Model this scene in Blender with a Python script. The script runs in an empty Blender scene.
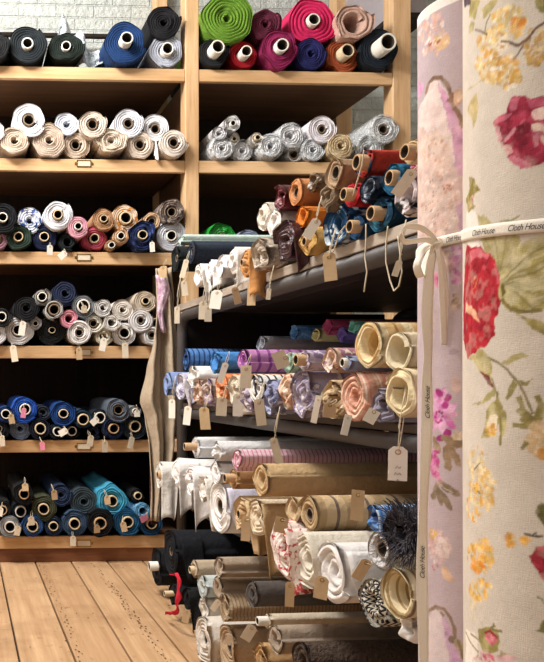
import bpy, math, random
import numpy as np
from mathutils import Vector, Matrix, noise as mnoise

sc = bpy.context.scene
COL = sc.collection
PI = math.pi
# ------------------------------------------------------------------ camera
F_PX = 760.0
CZ = 0.9
PSI = math.atan(32 / 760)
PX0, PY0 = -6.0, 383.0
FW = (math.sin(PSI), math.cos(PSI))
RT = (math.cos(PSI), -math.sin(PSI))

cam_d = bpy.data.cameras.new('camera')
cam = bpy.data.objects.new('camera', cam_d)
COL.objects.link(cam)
cam.location = (0, 0, CZ)
cam.rotation_euler = (PI / 2, 0, -PSI)
cam_d.sensor_width = 36
cam_d.lens = F_PX / 662 * 36
cam_d.shift_x = (272 - PX0) / 662
cam_d.shift_y = (PY0 - 331) / 662
cam_d.clip_start = 0.05
sc.camera = cam
sc.view_settings.view_transform = 'Standard'
sc.view_settings.look = 'None'
sc.view_settings.gamma = 1
sc.view_settings.use_curve_mapping = False
sc.view_settings.exposure = 0.0


def at_y(px, py, Y):
    """point on the plane y = Y that the photograph shows at px, py"""
    a = (px - PX0) / F_PX
    dx, dy = RT[0] * a + FW[0], RT[1] * a + FW[1]
    t = Y / dy
    return Vector((dx * t, Y, CZ + t * (PY0 - py) / F_PX))


def at_x(px, py, X):
    a = (px - PX0) / F_PX
    dx, dy = RT[0] * a + FW[0], RT[1] * a + FW[1]
    t = X / dx
    return Vector((X, dy * t, CZ + t * (PY0 - py) / F_PX))


def depth(p):
    return p[0] * FW[0] + p[1] * FW[1]


# ------------------------------------------------------------------ objects
def lin(h):
    h = h.lstrip('#')
    out = []
    for i in (0, 2, 4):
        c = int(h[i:i + 2], 16) / 255
        out.append(c / 12.92 if c <= 0.04045 else ((c + 0.055) / 1.055) ** 2.4)
    return out


def mesh(verts, faces, smooth=True, uvs=None, mats=None, slots=None):
    me = bpy.data.meshes.new('mesh')
    me.from_pydata([tuple(v) for v in verts], [], faces)
    n = len(me.polygons)
    if smooth:
        me.polygons.foreach_set('use_smooth', [True] * n)
    if uvs is not None:
        lay = me.uv_layers.new(name='UVMap')
        li = np.zeros(len(me.loops), dtype=np.int32)
        me.loops.foreach_get('vertex_index', li)
        u = np.array(uvs, dtype=np.float32)[li]
        lay.data.foreach_set('uv', u.ravel())
    if slots is not None:
        me.polygons.foreach_set('material_index', slots)
    for m in (mats or []):
        me.materials.append(m)
    me.update()
    return me


def obj(name, me, mat=None, parent=None, loc=None):
    o = bpy.data.objects.new(name, me)
    me.name = name
    COL.objects.link(o)
    if mat is not None and len(me.materials) == 0:
        me.materials.append(mat)
    if parent is not None:
        o.parent = parent
    if loc is not None:
        o.location = loc
    return o


def tag(o, label, cat, group=None):
    o['label'] = label
    o['category'] = cat
    if group:
        o['group'] = group
    return o


def thing(name, label, cat, loc=(0, 0, 0), rz=0.0, group=None):
    o = bpy.data.objects.new(name, None)
    COL.objects.link(o)
    o.empty_display_size = 0.05
    o.location = loc
    o.rotation_euler = (0, 0, rz)
    return tag(o, label, cat, group)


def struct(name, me, mat=None):
    o = obj(name, me, mat)
    o['kind'] = 'structure'
    return o


class Geo:
    def __init__(s):
        s.v, s.f, s.m = [], [], []

    def box(s, x0, x1, y0, y1, z0, z1, m=0, b=0.0):
        """box with small chamfered edges"""
        n = len(s.v)
        if b <= 0:
            s.v += [(x, y, z) for z in (z0, z1) for y in (y0, y1) for x in (x0, x1)]
            fs = [(0, 2, 3, 1), (4, 5, 7, 6), (0, 1, 5, 4), (2, 6, 7, 3), (0, 4, 6, 2), (1, 3, 7, 5)]
            s.f += [tuple(n + i for i in f) for f in fs]
            s.m += [m] * 6
            return
        import bmesh
        bm = bmesh.new()
        bmesh.ops.create_cube(bm, size=1.0)
        for v in bm.verts:
            v.co = Vector(((x0 + x1) / 2 + v.co.x * (x1 - x0), (y0 + y1) / 2 + v.co.y * (y1 - y0), (z0 + z1) / 2 + v.co.z * (z1 - z0)))
        bmesh.ops.bevel(bm, geom=bm.edges[:], offset=b, segments=1, affect='EDGES')
        bm.verts.index_update()
        s.v += [tuple(v.co) for v in bm.verts]
        for f in bm.faces:
            s.f.append(tuple(n + v.index for v in f.verts))
            s.m.append(m)
        bm.free()

    def tube(s, pts, r, seg=8, caps=True, m=0, closed=False):
        pts = [Vector(p) for p in pts]
        n0 = len(s.v)
        N = len(pts)
        prev = None
        for i, p in enumerate(pts):
            if closed:
                t = (pts[(i + 1) % N] - pts[i - 1])
            else:
                t = (pts[min(i + 1, N - 1)] - pts[max(i - 1, 0)])
            t = t.normalized() if t.length > 1e-9 else Vector((0, 0, 1))
            if prev is None:
                u = t.orthogonal().normalized()
            else:
                u = prev - t * prev.dot(t)
                u = u.normalized() if u.length > 1e-6 else t.orthogonal().normalized()
            prev = u
            w = t.cross(u)
            rr = r[i] if isinstance(r, (list, tuple)) else r
            for k in range(seg):
                a = 2 * PI * k / seg
                s.v.append(tuple(p + u * (rr * math.cos(a)) + w * (rr * math.sin(a))))
        rng_ = range(N if closed else N - 1)
        for i in rng_:
            j = (i + 1) % N
            for k in range(seg):
                k2 = (k + 1) % seg
                s.f.append((n0 + i * seg + k, n0 + i * seg + k2, n0 + j * seg + k2, n0 + j * seg + k))
                s.m.append(m)
        if caps and not closed:
            s.f.append(tuple(n0 + k for k in reversed(range(seg))))
            s.f.append(tuple(n0 + (N - 1) * seg + k for k in range(seg)))
            s.m += [m, m]

    def grid(s, rows, m=0):
        """rows of points -> quads"""
        n0 = len(s.v)
        w = len(rows[0])
        for r in rows:
            s.v += [tuple(p) for p in r]
        for i in range(len(rows) - 1):
            for j in range(w - 1):
                s.f.append((n0 + i * w + j, n0 + i * w + j + 1, n0 + (i + 1) * w + j + 1, n0 + (i + 1) * w + j))
                s.m.append(m)

    def mesh(s, smooth=False, mats=None):
        return mesh(s.v, s.f, smooth, None, mats, s.m)


def ordinal(n):
    return ['first', 'second', 'third', 'fourth', 'fifth', 'sixth', 'seventh', 'eighth', 'ninth', 'tenth', 'eleventh',
            'twelfth', 'thirteenth', 'fourteenth', 'fifteenth', 'sixteenth', 'seventeenth', 'eighteenth',
            'nineteenth', 'twentieth', 'twenty-first', 'twenty-second', 'twenty-third', 'twenty-fourth'][n]


# ------------------------------------------------------------------ materials
def newmat(name):
    m = bpy.data.materials.new(name)
    m.use_nodes = True
    nt = m.node_tree
    nt.nodes.clear()
    out = nt.nodes.new('ShaderNodeOutputMaterial')
    b = nt.nodes.new('ShaderNodeBsdfPrincipled')
    nt.links.new(b.outputs[0], out.inputs[0])
    return m, nt, b


class NT:
    def __init__(s, nt):
        s.nt = nt

    def n(s, typ, **kw):
        nd = s.nt.nodes.new(typ)
        for k, v in kw.items():
            setattr(nd, k, v)
        return nd

    def l(s, a, b):
        s.nt.links.new(a, b)

    def math(s, op, a, b=None):
        nd = s.n('ShaderNodeMath', operation=op)
        for i, x in enumerate((a, b)):
            if x is None:
                continue
            if isinstance(x, (int, float)):
                nd.inputs[i].default_value = x
            else:
                s.l(x, nd.inputs[i])
        return nd.outputs[0]

    def mix(s, fac, a, b, blend='MIX'):
        nd = s.n('ShaderNodeMix', data_type='RGBA', blend_type=blend)
        for i, x in ((0, fac), (6, a), (7, b)):
            if isinstance(x, (int, float)):
                nd.inputs[i].default_value = x
            elif isinstance(x, (list, tuple)):
                nd.inputs[i].default_value = (*x[:3], 1)
            else:
                s.l(x, nd.inputs[i])
        return nd.outputs[2]

    def noise(s, vec, scale, detail=2, rough=0.5):
        nd = s.n('ShaderNodeTexNoise')
        nd.inputs['Scale'].default_value = scale
        nd.inputs['Detail'].default_value = detail
        nd.inputs['Roughness'].default_value = rough
        if vec is not None:
            s.l(vec, nd.inputs['Vector'])
        return nd.outputs[0]

    def ramp(s, fac, a, b):
        nd = s.n('ShaderNodeMapRange')
        nd.clamp = True
        s.l(fac, nd.inputs[0])
        nd.inputs[1].default_value = a
        nd.inputs[2].default_value = b
        return nd.outputs[0]

    def bump(s, h, strength, dist, bsdf, normal=None):
        nd = s.n('ShaderNodeBump')
        nd.inputs['Strength'].default_value = strength
        nd.inputs['Distance'].default_value = dist
        s.l(h, nd.inputs['Height'])
        if normal is not None:
            s.l(normal, nd.inputs['Normal'])
        s.l(nd.outputs[0], bsdf.inputs['Normal'])
        return nd.outputs[0]


_fab = {}


def fabric(col, pat=None, c2=None, c3=None, sc_=1.0, rough=0.9, bump=0.35):
    """woven cloth; pat: stripe (bands across the length), ustripe (along it), check, print, zig, toile, fuzzy, plastic, satin"""
    key = (col, pat, c2, c3, sc_, rough, bump)
    if key in _fab:
        return _fab[key]
    m, nt, b = newmat('cloth_' + (pat or 'plain'))
    k = NT(nt)
    tc = k.n('ShaderNodeTexCoord')
    ob, uv = tc.outputs['Object'], tc.outputs['UV']
    sep = k.n('ShaderNodeSeparateXYZ')
    k.l(uv, sep.inputs[0])
    u, v = sep.outputs[0], sep.outputs[1]
    base = lin(col)
    cur = None

    def band(x, period, duty, off=0.0):
        fr = k.math('FRACT', k.math('MULTIPLY', k.math('ADD', x, off + 100 * period), 1 / period))
        return k.math('LESS_THAN', fr, duty)
    cc2 = lin(c2) if c2 else [c * 0.6 for c in base]
    cc3 = lin(c3) if c3 else cc2
    if pat == 'stripe':
        cur = k.mix(band(v, 0.06 * sc_, 0.35), base, cc2)
        cur = k.mix(band(v, 0.06 * sc_, 0.1, 0.02 * sc_), cur, cc3)
    elif pat == 'pin':
        cur = k.mix(band(v, 0.022 * sc_, 0.28), base, cc2)
    elif pat == 'ustripe':
        cur = k.mix(band(u, 0.03 * sc_, 0.4), base, cc2)
        cur = k.mix(band(u, 0.03 * sc_, 0.12, 0.006), cur, cc3)
    elif pat == 'check':
        f = k.math('ADD', band(u, 0.05 * sc_, 0.5), band(v, 0.05 * sc_, 0.5))
        cur = k.mix(k.math('MULTIPLY', f, 0.5), base, cc2)
        cur = k.mix(k.math('MULTIPLY', band(v, 0.05 * sc_, 0.12, 0.01), 0.7), cur, cc3)
    elif pat == 'zig':
        z = k.math('PINGPONG', u, 0.012 * sc_)
        cur = k.mix(band(k.math('ADD', v, z), 0.016 * sc_, 0.5), base, cc2)
    elif pat in ('print', 'toile'):
        n1 = k.noise(ob, (26 if pat == 'print' else 38) / sc_, 2.5, 0.6)
        cur = k.mix(k.ramp(n1, 0.5, 0.56), base, cc2)
        n2 = k.noise(ob, 41 / sc_, 2, 0.6)
        cur = k.mix(k.ramp(n2, 0.57, 0.62), cur, cc3)
    if cur is None:
        rgb = k.n('ShaderNodeRGB')
        rgb.outputs[0].default_value = (*base, 1)
        cur = rgb.outputs[0]
    # uneven dye and thread
    nz = k.noise(ob, 35, 3, 0.6)
    cur = k.mix(k.math('MULTIPLY', nz, 0.45), cur, [c * 0.62 for c in (1, 1, 1)], 'MULTIPLY')
    k.l(cur, b.inputs['Base Color'])
    b.inputs['Roughness'].default_value = rough
    b.inputs['Specular IOR Level'].default_value = 0.25
    if pat == 'plastic':
        b.inputs['Roughness'].default_value = 0.28
        b.inputs['Specular IOR Level'].default_value = 0.6
        h = k.noise(ob, 38, 3, 0.65)
        k.bump(h, 0.9, 0.03, b)
    elif pat == 'satin':
        b.inputs['Roughness'].default_value = 0.42
        b.inputs['Specular IOR Level'].default_value = 0.5
        h = k.noise(ob, 22, 3, 0.55)
        k.bump(h, 0.8, 0.03, b)
    else:
        wv = k.n('ShaderNodeTexNoise')
        mp = k.n('ShaderNodeMapping')
        mp.inputs['Scale'].default_value = (900, 160, 1)
        k.l(uv, mp.inputs['Vector'])
        k.l(mp.outputs[0], wv.inputs['Vector'])
        wv.inputs['Scale'].default_value = 1
        nb = k.bump(wv.outputs[0], 0.25, 0.002, b)
        h = k.noise(ob, 30 if pat != 'fuzzy' else 120, 3, 0.6)
        k.bump(h, bump if pat != 'fuzzy' else 1.0, 0.02, b, nb)
    _fab[key] = m
    return m


def wood(name, c1, c2, axis=0, scale=1.0, rough=0.55, seams=None):
    m, nt, b = newmat(name)
    k = NT(nt)
    tc = k.n('ShaderNodeTexCoord')
    mp = k.n('ShaderNodeMapping')
    s = [26 * scale] * 3
    s[axis] = 1.6 * scale
    mp.inputs['Scale'].default_value = s
    k.l(tc.outputs['Object'], mp.inputs[0])
    n1 = k.noise(mp.outputs[0], 1.0, 4, 0.6)
    n2 = k.noise(mp.outputs[0], 4.0, 3, 0.6)
    n3 = k.noise(tc.outputs['Object'], 2.3, 2, 0.5)
    cur = k.mix(k.ramp(n1, 0.32, 0.68), lin(c1), lin(c2))
    cur = k.mix(k.math('MULTIPLY', k.ramp(n2, 0.5, 0.75), 0.3), cur, [c * 0.55 for c in lin(c2)])
    cur = k.mix(k.math('MULTIPLY', k.ramp(n3, 0.45, 0.7), 0.35), cur, [c * 0.7 for c in lin(c2)])
    k.l(cur, b.inputs['Base Color'])
    b.inputs['Roughness'].default_value = rough
    b.inputs['Specular IOR Level'].default_value = 0.3
    k.bump(n1, 0.25, 0.004, b)
    return m


def plain(name, col, rough=0.6, metal=0.0, bump=0.0, bscale=60, var=0.25):
    m, nt, b = newmat(name)
    k = NT(nt)
    tc = k.n('ShaderNodeTexCoord')
    n1 = k.noise(tc.outputs['Object'], bscale, 3, 0.6)
    c = lin(col)
    cur = k.mix(k.math('MULTIPLY', n1, var * 2), c, [x * 0.6 for x in c])
    k.l(cur, b.inputs['Base Color'])
    b.inputs['Roughness'].default_value = rough
    b.inputs['Metallic'].default_value = metal
    if bump:
        k.bump(n1, bump, 0.01, b)
    return m


M_PINE = wood('pine_board', '#dcb98e', '#c79c6c', 0)
M_PINE_V = wood('pine_post', '#d9b78e', '#c3996b', 2)
M_DARKW = wood('dark_back_board', '#2b1d14', '#1c120c', 2, rough=0.8)  # near-black wood; on the back boards it stands in for shade
M_KICK = wood('kick_board', '#8a5a3a', '#6a4028', 0)
M_GREYW = wood('painted_shelf_board', '#b9ab9c', '#9c8e80', 1)
M_DIMW = wood('shade_brown_rack_board', '#54463c', '#3c3029', 1)  # shade under the rack shelves put into the board colour
M_PIPE = plain('dark_steel_pipe', '#55504e', 0.55, 0.35, 0.15, 40)
M_CORE = plain('card_tube', '#d8c3a0', 0.85, 0, 0.2, 120)
M_COREW = plain('white_card_tube', '#e9e4d8', 0.8, 0, 0.2, 120)
M_COREK = plain('kraft_card_tube', '#c2a079', 0.85, 0, 0.2, 120)
M_KRAFT = plain('kraft_card', '#c9ac85', 0.85, 0, 0.1, 90)
M_BUFF = plain('buff_card', '#ded0b8', 0.85, 0, 0.1, 90)
M_PAPER = plain('white_card', '#efe9dc', 0.85, 0, 0.1, 90, 0.12)
M_PINKP = plain('pink_card', '#e58aa6', 0.85, 0, 0.1, 90)
M_STRING = plain('cotton_string', '#d9cbb0', 0.9, 0, 0.2, 200)
M_BRASS = plain('brass', '#a5854a', 0.35, 0.9, 0.1, 60)
M_BORE = plain('tube_bore_shade', '#40362c', 0.9)  # dark colour in place of the shade inside a tube
M_CORED = plain('brown_card_tube', '#8b7762', 0.85, 0, 0.2, 120)
M_INK = plain('ink', '#2a2626', 0.8)
M_PENCIL = plain('pencil', '#b3a68e', 0.9)
M_RIBBON = plain('cream_ribbon', '#efe6d8', 0.7, 0, 0.15, 300, 0.12)


def mat_plastic():
    m, nt, b = newmat('clear_plastic_wrap')
    k = NT(nt)
    tc = k.n('ShaderNodeTexCoord')
    n1 = k.noise(tc.outputs['Object'], 40, 3, 0.65)
    b.inputs['Base Color'].default_value = (0.85, 0.88, 0.9, 1)
    b.inputs['Roughness'].default_value = 0.15
    b.inputs['Specular IOR Level'].default_value = 0.8
    k.l(k.math('ADD', k.math('MULTIPLY', k.ramp(n1, 0.4, 0.65), 0.45), 0.15), b.inputs['Alpha'])
    k.bump(n1, 1.0, 0.02, b)
    return m


M_PLASTIC = mat_plastic()


# ------------------------------------------------------------------ fabric rolls
def wave_set(rng, ks, tot):
    w = [(k, rng.uniform(0.4, 1), rng.uniform(0, 2 * PI)) for k in ks]
    s = sum(a for _, a, _ in w)
    return [(k, a / s * tot, p) for k, a, p in w]


def roll_mesh(R, rc, L, rng, pitch=0.011, wob=0.10, mess=0.0, crush=0.02, flat=0.0):
    """rolled cloth, axis +Y, open spiral end at y = 0, outer radius never above R"""
    S = 40
    N = max(2, min(9, round((R - rc) / pitch)))
    p = (R - rc) / N
    th0 = rng.uniform(0, 2 * PI)
    if rng.random() < 0.5:
        th0 = rng.uniform(-0.6, 0.6)
    ws = wave_set(rng, (2, 3, 5, 7), wob)
    ws2 = wave_set(rng, (2, 3, 5), mess * 0.75)
    yj = [rng.uniform(-1, 1) * (0.005 + 0.045 * mess) for _ in range(N + 3)]

    def shape(th, fr):
        d = sum(a * (0.5 + 0.5 * math.cos(kk * th + ph)) for kk, a, ph in ws)
        return 1 - (d - 0.5 * wob) * fr

    def ruff(th, fr):
        return sum(a * math.cos(kk * th + ph + 1.7 * fr) for kk, a, ph in ws2) * fr

    V, UV, Fc = [], [], []
    n = N * S

    def P(th, r, fr, y, mz=1.0):
        rr = min(R * 1.12, r * (shape(th, fr) + ruff(th, fr) * mz))
        V.append((rr * math.cos(th), y, rr * math.sin(th) * (1 - flat * fr)))
        UV.append((R * th, y))
        return len(V) - 1
    A, B, C = [], [], []
    for i in range(n + 1):
        t = i / S
        th = th0 + 2 * PI * t
        r = rc + p * t
        it = int(t)
        f = t - it
        yb = yj[it] * (1 - f) + yj[it + 1] * f + 0.05 * mess * ruff(th, 1) * 6
        yb += 0.002 * math.sin(3 * th + it)
        fr = min(1, (r - rc) / max(1e-6, R - rc))
        A.append(P(th, r, fr, yb + 0.001))
        B.append(P(th, r + 0.5 * p if t < N - 1 else r, fr, yb - (0.0 if t < N - 1 else 0.001)))
        C.append(P(th, r + 0.78 * p if t < N - 1 else r, fr, yb + 0.55 * p + 0.003))
    for i in range(n):
        Fc.append((A[i], A[i + 1], B[i + 1], B[i]))
        if i + S + 1 <= n:
            Fc.append((B[i], B[i + 1], C[i + 1], C[i]))
            Fc.append((C[i], C[i + 1], A[i + 1 + S], A[i + S]))
    # outside
    ys = [0.012, 0.03, 0.06, 0.1] + [0.1 + (L - 0.1) * q for q in (0.1, 0.2, 0.32, 0.45, 0.6, 0.8, 1.0)]
    cols = list(range(n - S, n + 1))
    prev = [B[i] for i in cols]
    so = rng.uniform(0, 100)
    for y in ys:
        row = []
        mz = max(0.0, 1 - y / 0.1)
        for i in cols:
            t = i / S
            th = th0 + 2 * PI * t
            r = rc + p * t
            cr = mnoise.noise(Vector((math.cos(th) * 2.2, math.sin(th) * 2.2 + so, y * 9))) * 0.5 + 0.5
            row.append(P(th, r * (1 - crush * cr), 1, y + 0.0, mz))
        for j in range(S):
            Fc.append((prev[j], prev[j + 1], row[j + 1], row[j]))
        Fc.append((prev[S], prev[0], row[0], row[S]))
        prev = row
    V.append((0, L, 0)); UV.append((0, L)); c = len(V) - 1
    for j in range(S):
        Fc.append((prev[j], prev[j + 1], c))
    # hole
    prev = A[:S + 1]
    for y in (0.05, 0.45):
        row = []
        for i in range(S + 1):
            th = th0 + 2 * PI * i / S
            V.append((rc * 0.97 * math.cos(th), y, rc * 0.97 * math.sin(th))); UV.append((R * th, y))
            row.append(len(V) - 1)
        for j in range(S):
            Fc.append((prev[j + 1], prev[j], row[j], row[j + 1]))
        prev = row
    V.append((0, 0.45, 0)); UV.append((0, 0)); c = len(V) - 1
    for j in range(S):
        Fc.append((prev[j + 1], prev[j], c))
    return mesh(V, Fc, True, UV)


def tube_mesh(ro, ri, y0, y1, seg=24, wob=0.0, rng=None):
    V, Fc = [], []
    ph = rng.uniform(0, 6) if rng else 0
    prof = [(ro, y1), (ro, y0 + 0.0015), (ro - (ro - ri) * 0.3, y0), (ri + (ro - ri) * 0.2, y0), (ri, y0 + 0.0015), (ri, y1 * 0.75), (0.0005, y1 * 0.75)]
    for r, y in prof:
        for k in range(seg):
            a = 2 * PI * k / seg
            q = r * (1 - wob * (0.5 + 0.5 * math.cos(2 * a + ph)))
            V.append((q * math.cos(a), y, q * math.sin(a)))
    for i in range(len(prof) - 1):
        for k in range(seg):
            k2 = (k + 1) % seg
            Fc.append((i * seg + k2, i * seg + k, (i + 1) * seg + k, (i + 1) * seg + k2))
    me = mesh(V, Fc, True)
    me['n'] = seg
    return me


def sheet(rows, th=0.0016):
    """grid of points given real thickness"""
    g = Geo()
    R_, C_ = len(rows), len(rows[0])
    P = [[Vector(p) for p in r] for r in rows]
    Nn = []
    for i in range(R_):
        nr = []
        for j in range(C_):
            a = P[min(i + 1, R_ - 1)][j] - P[max(i - 1, 0)][j]
            b = P[i][min(j + 1, C_ - 1)] - P[i][max(j - 1, 0)]
            q = a.cross(b)
            nr.append(q.normalized() if q.length > 1e-12 else Vector((0, 0, 1)))
        Nn.append(nr)
    V, UV, Fc = [], [], []
    for sgn in (1, -1):
        for i in range(R_):
            for j in range(C_):
                V.append(P[i][j] + Nn[i][j] * (sgn * th / 2))
                UV.append((i / R_ * 0.3, P[i][j].y))
    o = R_ * C_
    for i in range(R_ - 1):
        for j in range(C_ - 1):
            a, b, c, d = i * C_ + j, i * C_ + j + 1, (i + 1) * C_ + j + 1, (i + 1) * C_ + j
            Fc.append((a, b, c, d))
            Fc.append((o + d, o + c, o + b, o + a))
    rim = [(0, j) for j in range(C_)] + [(i, C_ - 1) for i in range(1, R_)] + [(R_ - 1, j) for j in range(C_ - 2, -1, -1)] + [(i, 0) for i in range(R_ - 2, 0, -1)]
    for q in range(len(rim)):
        i1, j1 = rim[q]
        i2, j2 = rim[(q + 1) % len(rim)]
        a, b = i1 * C_ + j1, i2 * C_ + j2
        Fc.append((b, a, o + a, o + b))
    return mesh(V, Fc, True, UV)


def drape_mesh(R, y0, y1, a0, h0, h1, rng, side=1, amp=0.012):
    """loose end of the cloth: leaves the roll over its side (+X*side) and hangs down"""
    nY, nA, nH = 14, 7, 9
    ph, ph2 = rng.uniform(0, 6), rng.uniform(0, 6)
    rows = []
    for iy in range(nY):
        q = iy / (nY - 1)
        y = y0 + (y1 - y0) * q
        h = h0 * (1 - q) + h1 * q
        h *= 1 + 0.12 * math.sin(5 * q + ph)
        row = []
        rr = R + 0.004
        for ia in range(nA):
            a = a0 * (1 - ia / (nA - 1))
            row.append((side * rr * math.cos(a), y, rr * math.sin(a)))
        for ih in range(1, nH + 1):
            w = ih / nH
            row.append((side * (rr + amp * w * (math.sin(9 * q + ph + w) * 0.8 + 0.6 + 0.5 * math.sin(4 * q + ph2))),
                        y - 0.012 * w * math.sin(6 * q + ph2) + 0.02 * w * (0.5 - q), -h * w))
        rows.append(row)
    return sheet(rows)


def make_roll(pos, R, rc, L, col, label, group, rz=0.0, seed=0, pat=None, c2=None, c3=None, s=1.0, core=None,
              pe=0.012, wob=0.18, mess=0.0, crush=0.02, flat=0.0, drapes=(), wrap=False, pitch=0.011, tilt=0.0):
    rng = random.Random(seed)
    t = thing('fabric_roll', label, 'fabric roll', pos, rz, group)
    t.rotation_euler = (tilt, 0, rz)
    m = fabric(col, pat, c2, c3, s)
    r0 = rc if rc > 0 else min(0.012, R * 0.16)
    obj('rolled_cloth', roll_mesh(R, r0, L, rng, pitch, wob, mess, crush, flat), m, t)
    if core is None and rc > 0.017:
        core, pe = 'd', -0.004  # brown tube added to make the open hole darker
    if core:
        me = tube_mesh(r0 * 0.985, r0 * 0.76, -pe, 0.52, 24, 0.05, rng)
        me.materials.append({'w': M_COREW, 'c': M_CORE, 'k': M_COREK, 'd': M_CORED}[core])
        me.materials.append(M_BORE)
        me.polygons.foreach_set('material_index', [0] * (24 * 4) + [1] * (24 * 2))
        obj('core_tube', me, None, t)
    for d in drapes:
        dc = d.get('col')
        obj('loose_end', drape_mesh(R, d.get('y0', 0.0), d.get('y1', 0.15), d.get('a', 0.8), d['h0'], d['h1'], rng, 1, d.get('amp', 0.012)),
            fabric(dc) if dc else m, t)
    if wrap:
        g = Geo()
        rows = []
        so = rng.uniform(0, 50)
        for q, y in enumerate((-0.012, 0.0, 0.05, 0.12, 0.2, 0.3, 0.42, 0.55)):
            row = []
            for k in range(33):
                a = 2 * PI * k / 32
                cs, sn = math.cos(a), math.sin(a)
                rr = R * (1.03 + 0.05 * mnoise.noise(Vector((cs * 3, sn * 3 + so, y * 14)))) * (0.82 if q == 0 else 1)
                row.append((rr * cs, y, rr * sn))
            rows.append(row)
        g.grid(rows)
        obj('plastic_wrap', g.mesh(True), M_PLASTIC, t)
    return t


def settle(items, floor, lo, hi, iters=260, grav=0.0003, soft=0.84):
    """items: dict x, z, r - let circles lie on the floor and on each other without overlap"""
    for a in items:
        a['r'] *= soft
    for it in range(iters):
        g = grav * (1 - it / iters)
        for a in items:
            a['z'] -= g
        for _ in range(3):
            for i, a in enumerate(items):
                for b in items[i + 1:]:
                    dx, dz = b['x'] - a['x'], b['z'] - a['z']
                    d = math.hypot(dx, dz)
                    m = a['r'] + b['r'] + 0.001
                    if d < m:
                        if d < 1e-6:
                            dx, dz, d = 1e-3, 1e-3, 1.4e-3
                        q = (m - d) / d * 0.5
                        a['x'] -= dx * q; a['z'] -= dz * q
                        b['x'] += dx * q; b['z'] += dz * q
            for a in items:
                a['z'] = max(a['z'], floor + a['r'])
                a['x'] = min(max(a['x'], lo + a['r']), hi - a['r'])
    fs = [1.0] * len(items)
    for i, a in enumerate(items):
        for j in range(i + 1, len(items)):
            b = items[j]
            d = math.hypot(b['x'] - a['x'], b['z'] - a['z'])
            if a['r'] + b['r'] - d > 0.0015:
                f = max(d / (a['r'] + b['r']), 0.97)
                fs[i] = min(fs[i], f); fs[j] = min(fs[j], f)
    for a, f in zip(items, fs):
        a['r'] *= f / soft
        if a['z'] - a['r'] < floor + 0.012:
            a['z'] = floor + a['r']

# ------------------------------------------------------------------ the room
YS = 3.80            # front plane of the wall shelving
YB = 4.50            # back wall
ZC = 3.75


def brick_mat():
    m, nt, b = newmat('white_painted_brick')
    k = NT(nt)
    tc = k.n('ShaderNodeTexCoord')
    mp = k.n('ShaderNodeMapping')
    mp.inputs['Rotation'].default_value = (PI / 2, 0, 0)
    k.l(tc.outputs['Object'], mp.inputs[0])
    br = k.n('ShaderNodeTexBrick')
    br.inputs['Scale'].default_value = 1.0
    br.inputs['Brick Width'].default_value = 0.225
    br.inputs['Row Height'].default_value = 0.075
    br.inputs['Mortar Size'].default_value = 0.006
    br.inputs['Mortar Smooth'].default_value = 0.5
    br.inputs['Color1'].default_value = (*lin('#c3c8c4'), 1)
    br.inputs['Color2'].default_value = (*lin('#bbc0bb'), 1)
    br.inputs['Mortar'].default_value = (*lin('#bcc1bd'), 1)
    k.l(mp.outputs[0], br.inputs['Vector'])
    n1 = k.noise(tc.outputs['Object'], 9, 4, 0.65)
    cur = k.mix(k.math('MULTIPLY', k.ramp(n1, 0.55, 0.75), 0.3), br.outputs[0], lin('#9aa09a'))
    k.l(cur, b.inputs['Base Color'])
    b.inputs['Roughness'].default_value = 0.55
    h = k.math('SUBTRACT', k.math('MULTIPLY', k.noise(tc.outputs['Object'], 22, 5, 0.65), 1.6), k.math('MULTIPLY', br.outputs[1], 0.5))
    k.bump(h, 0.9, 0.02, b)
    return m


def floor_mat():
    m, nt, b = newmat('worn_floor_boards')
    k = NT(nt)
    tc = k.n('ShaderNodeTexCoord')
    sp = k.n('ShaderNodeSeparateXYZ')
    k.l(tc.outputs['Object'], sp.inputs[0])
    cell = k.math('FLOOR', k.math('MULTIPLY', k.math('ADD', sp.outputs[0], 18.2 - 0.005), 1 / 0.182))
    wn = k.n('ShaderNodeTexWhiteNoise', noise_dimensions='1D')
    k.l(cell, wn.inputs['W'])
    mp = k.n('ShaderNodeMapping')
    mp.inputs['Scale'].default_value = (34, 1.5, 1)
    k.l(tc.outputs['Object'], mp.inputs[0])
    cb = k.n('ShaderNodeCombineXYZ')
    k.l(k.math('MULTIPLY', wn.outputs[0], 40), cb.inputs[1])
    ad = k.n('ShaderNodeVectorMath', operation='ADD')
    k.l(mp.outputs[0], ad.inputs[0]); k.l(cb.outputs[0], ad.inputs[1])
    n1 = k.noise(ad.outputs[0], 1.0, 5, 0.65)
    n2 = k.noise(tc.outputs['Object'], 3.0, 4, 0.6)
    n3 = k.noise(tc.outputs['Object'], 16, 3, 0.6)
    cur = k.mix(k.ramp(n1, 0.3, 0.7), lin('#cda983'), lin('#ab8661'))
    cur = k.mix(k.math('MULTIPLY', wn.outputs[0], 0.3), cur, lin('#99704c'))
    cur = k.mix(k.math('MULTIPLY', k.ramp(n2, 0.48, 0.7), 0.5), cur, lin('#84603f'))
    cur = k.mix(k.math('MULTIPLY', k.ramp(n3, 0.62, 0.75), 0.5), cur, lin('#5b4430'))
    k.l(cur, b.inputs['Base Color'])
    b.inputs['Roughness'].default_value = 0.6
    b.inputs['Specular IOR Level'].default_value = 0.3
    k.bump(n1, 0.35, 0.006, b)
    return m


M_WALL = brick_mat()
M_PLASTER = plain('white_plaster', '#e6e3dc', 0.8, 0, 0.15, 12, 0.08)
M_GAP = plain('dark_gap', '#1c130c', 0.9)
M_NAIL = plain('nail_mark', '#54402e', 0.8)
XL, XR_, YF = -2.6, 3.3, -1.6

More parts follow.
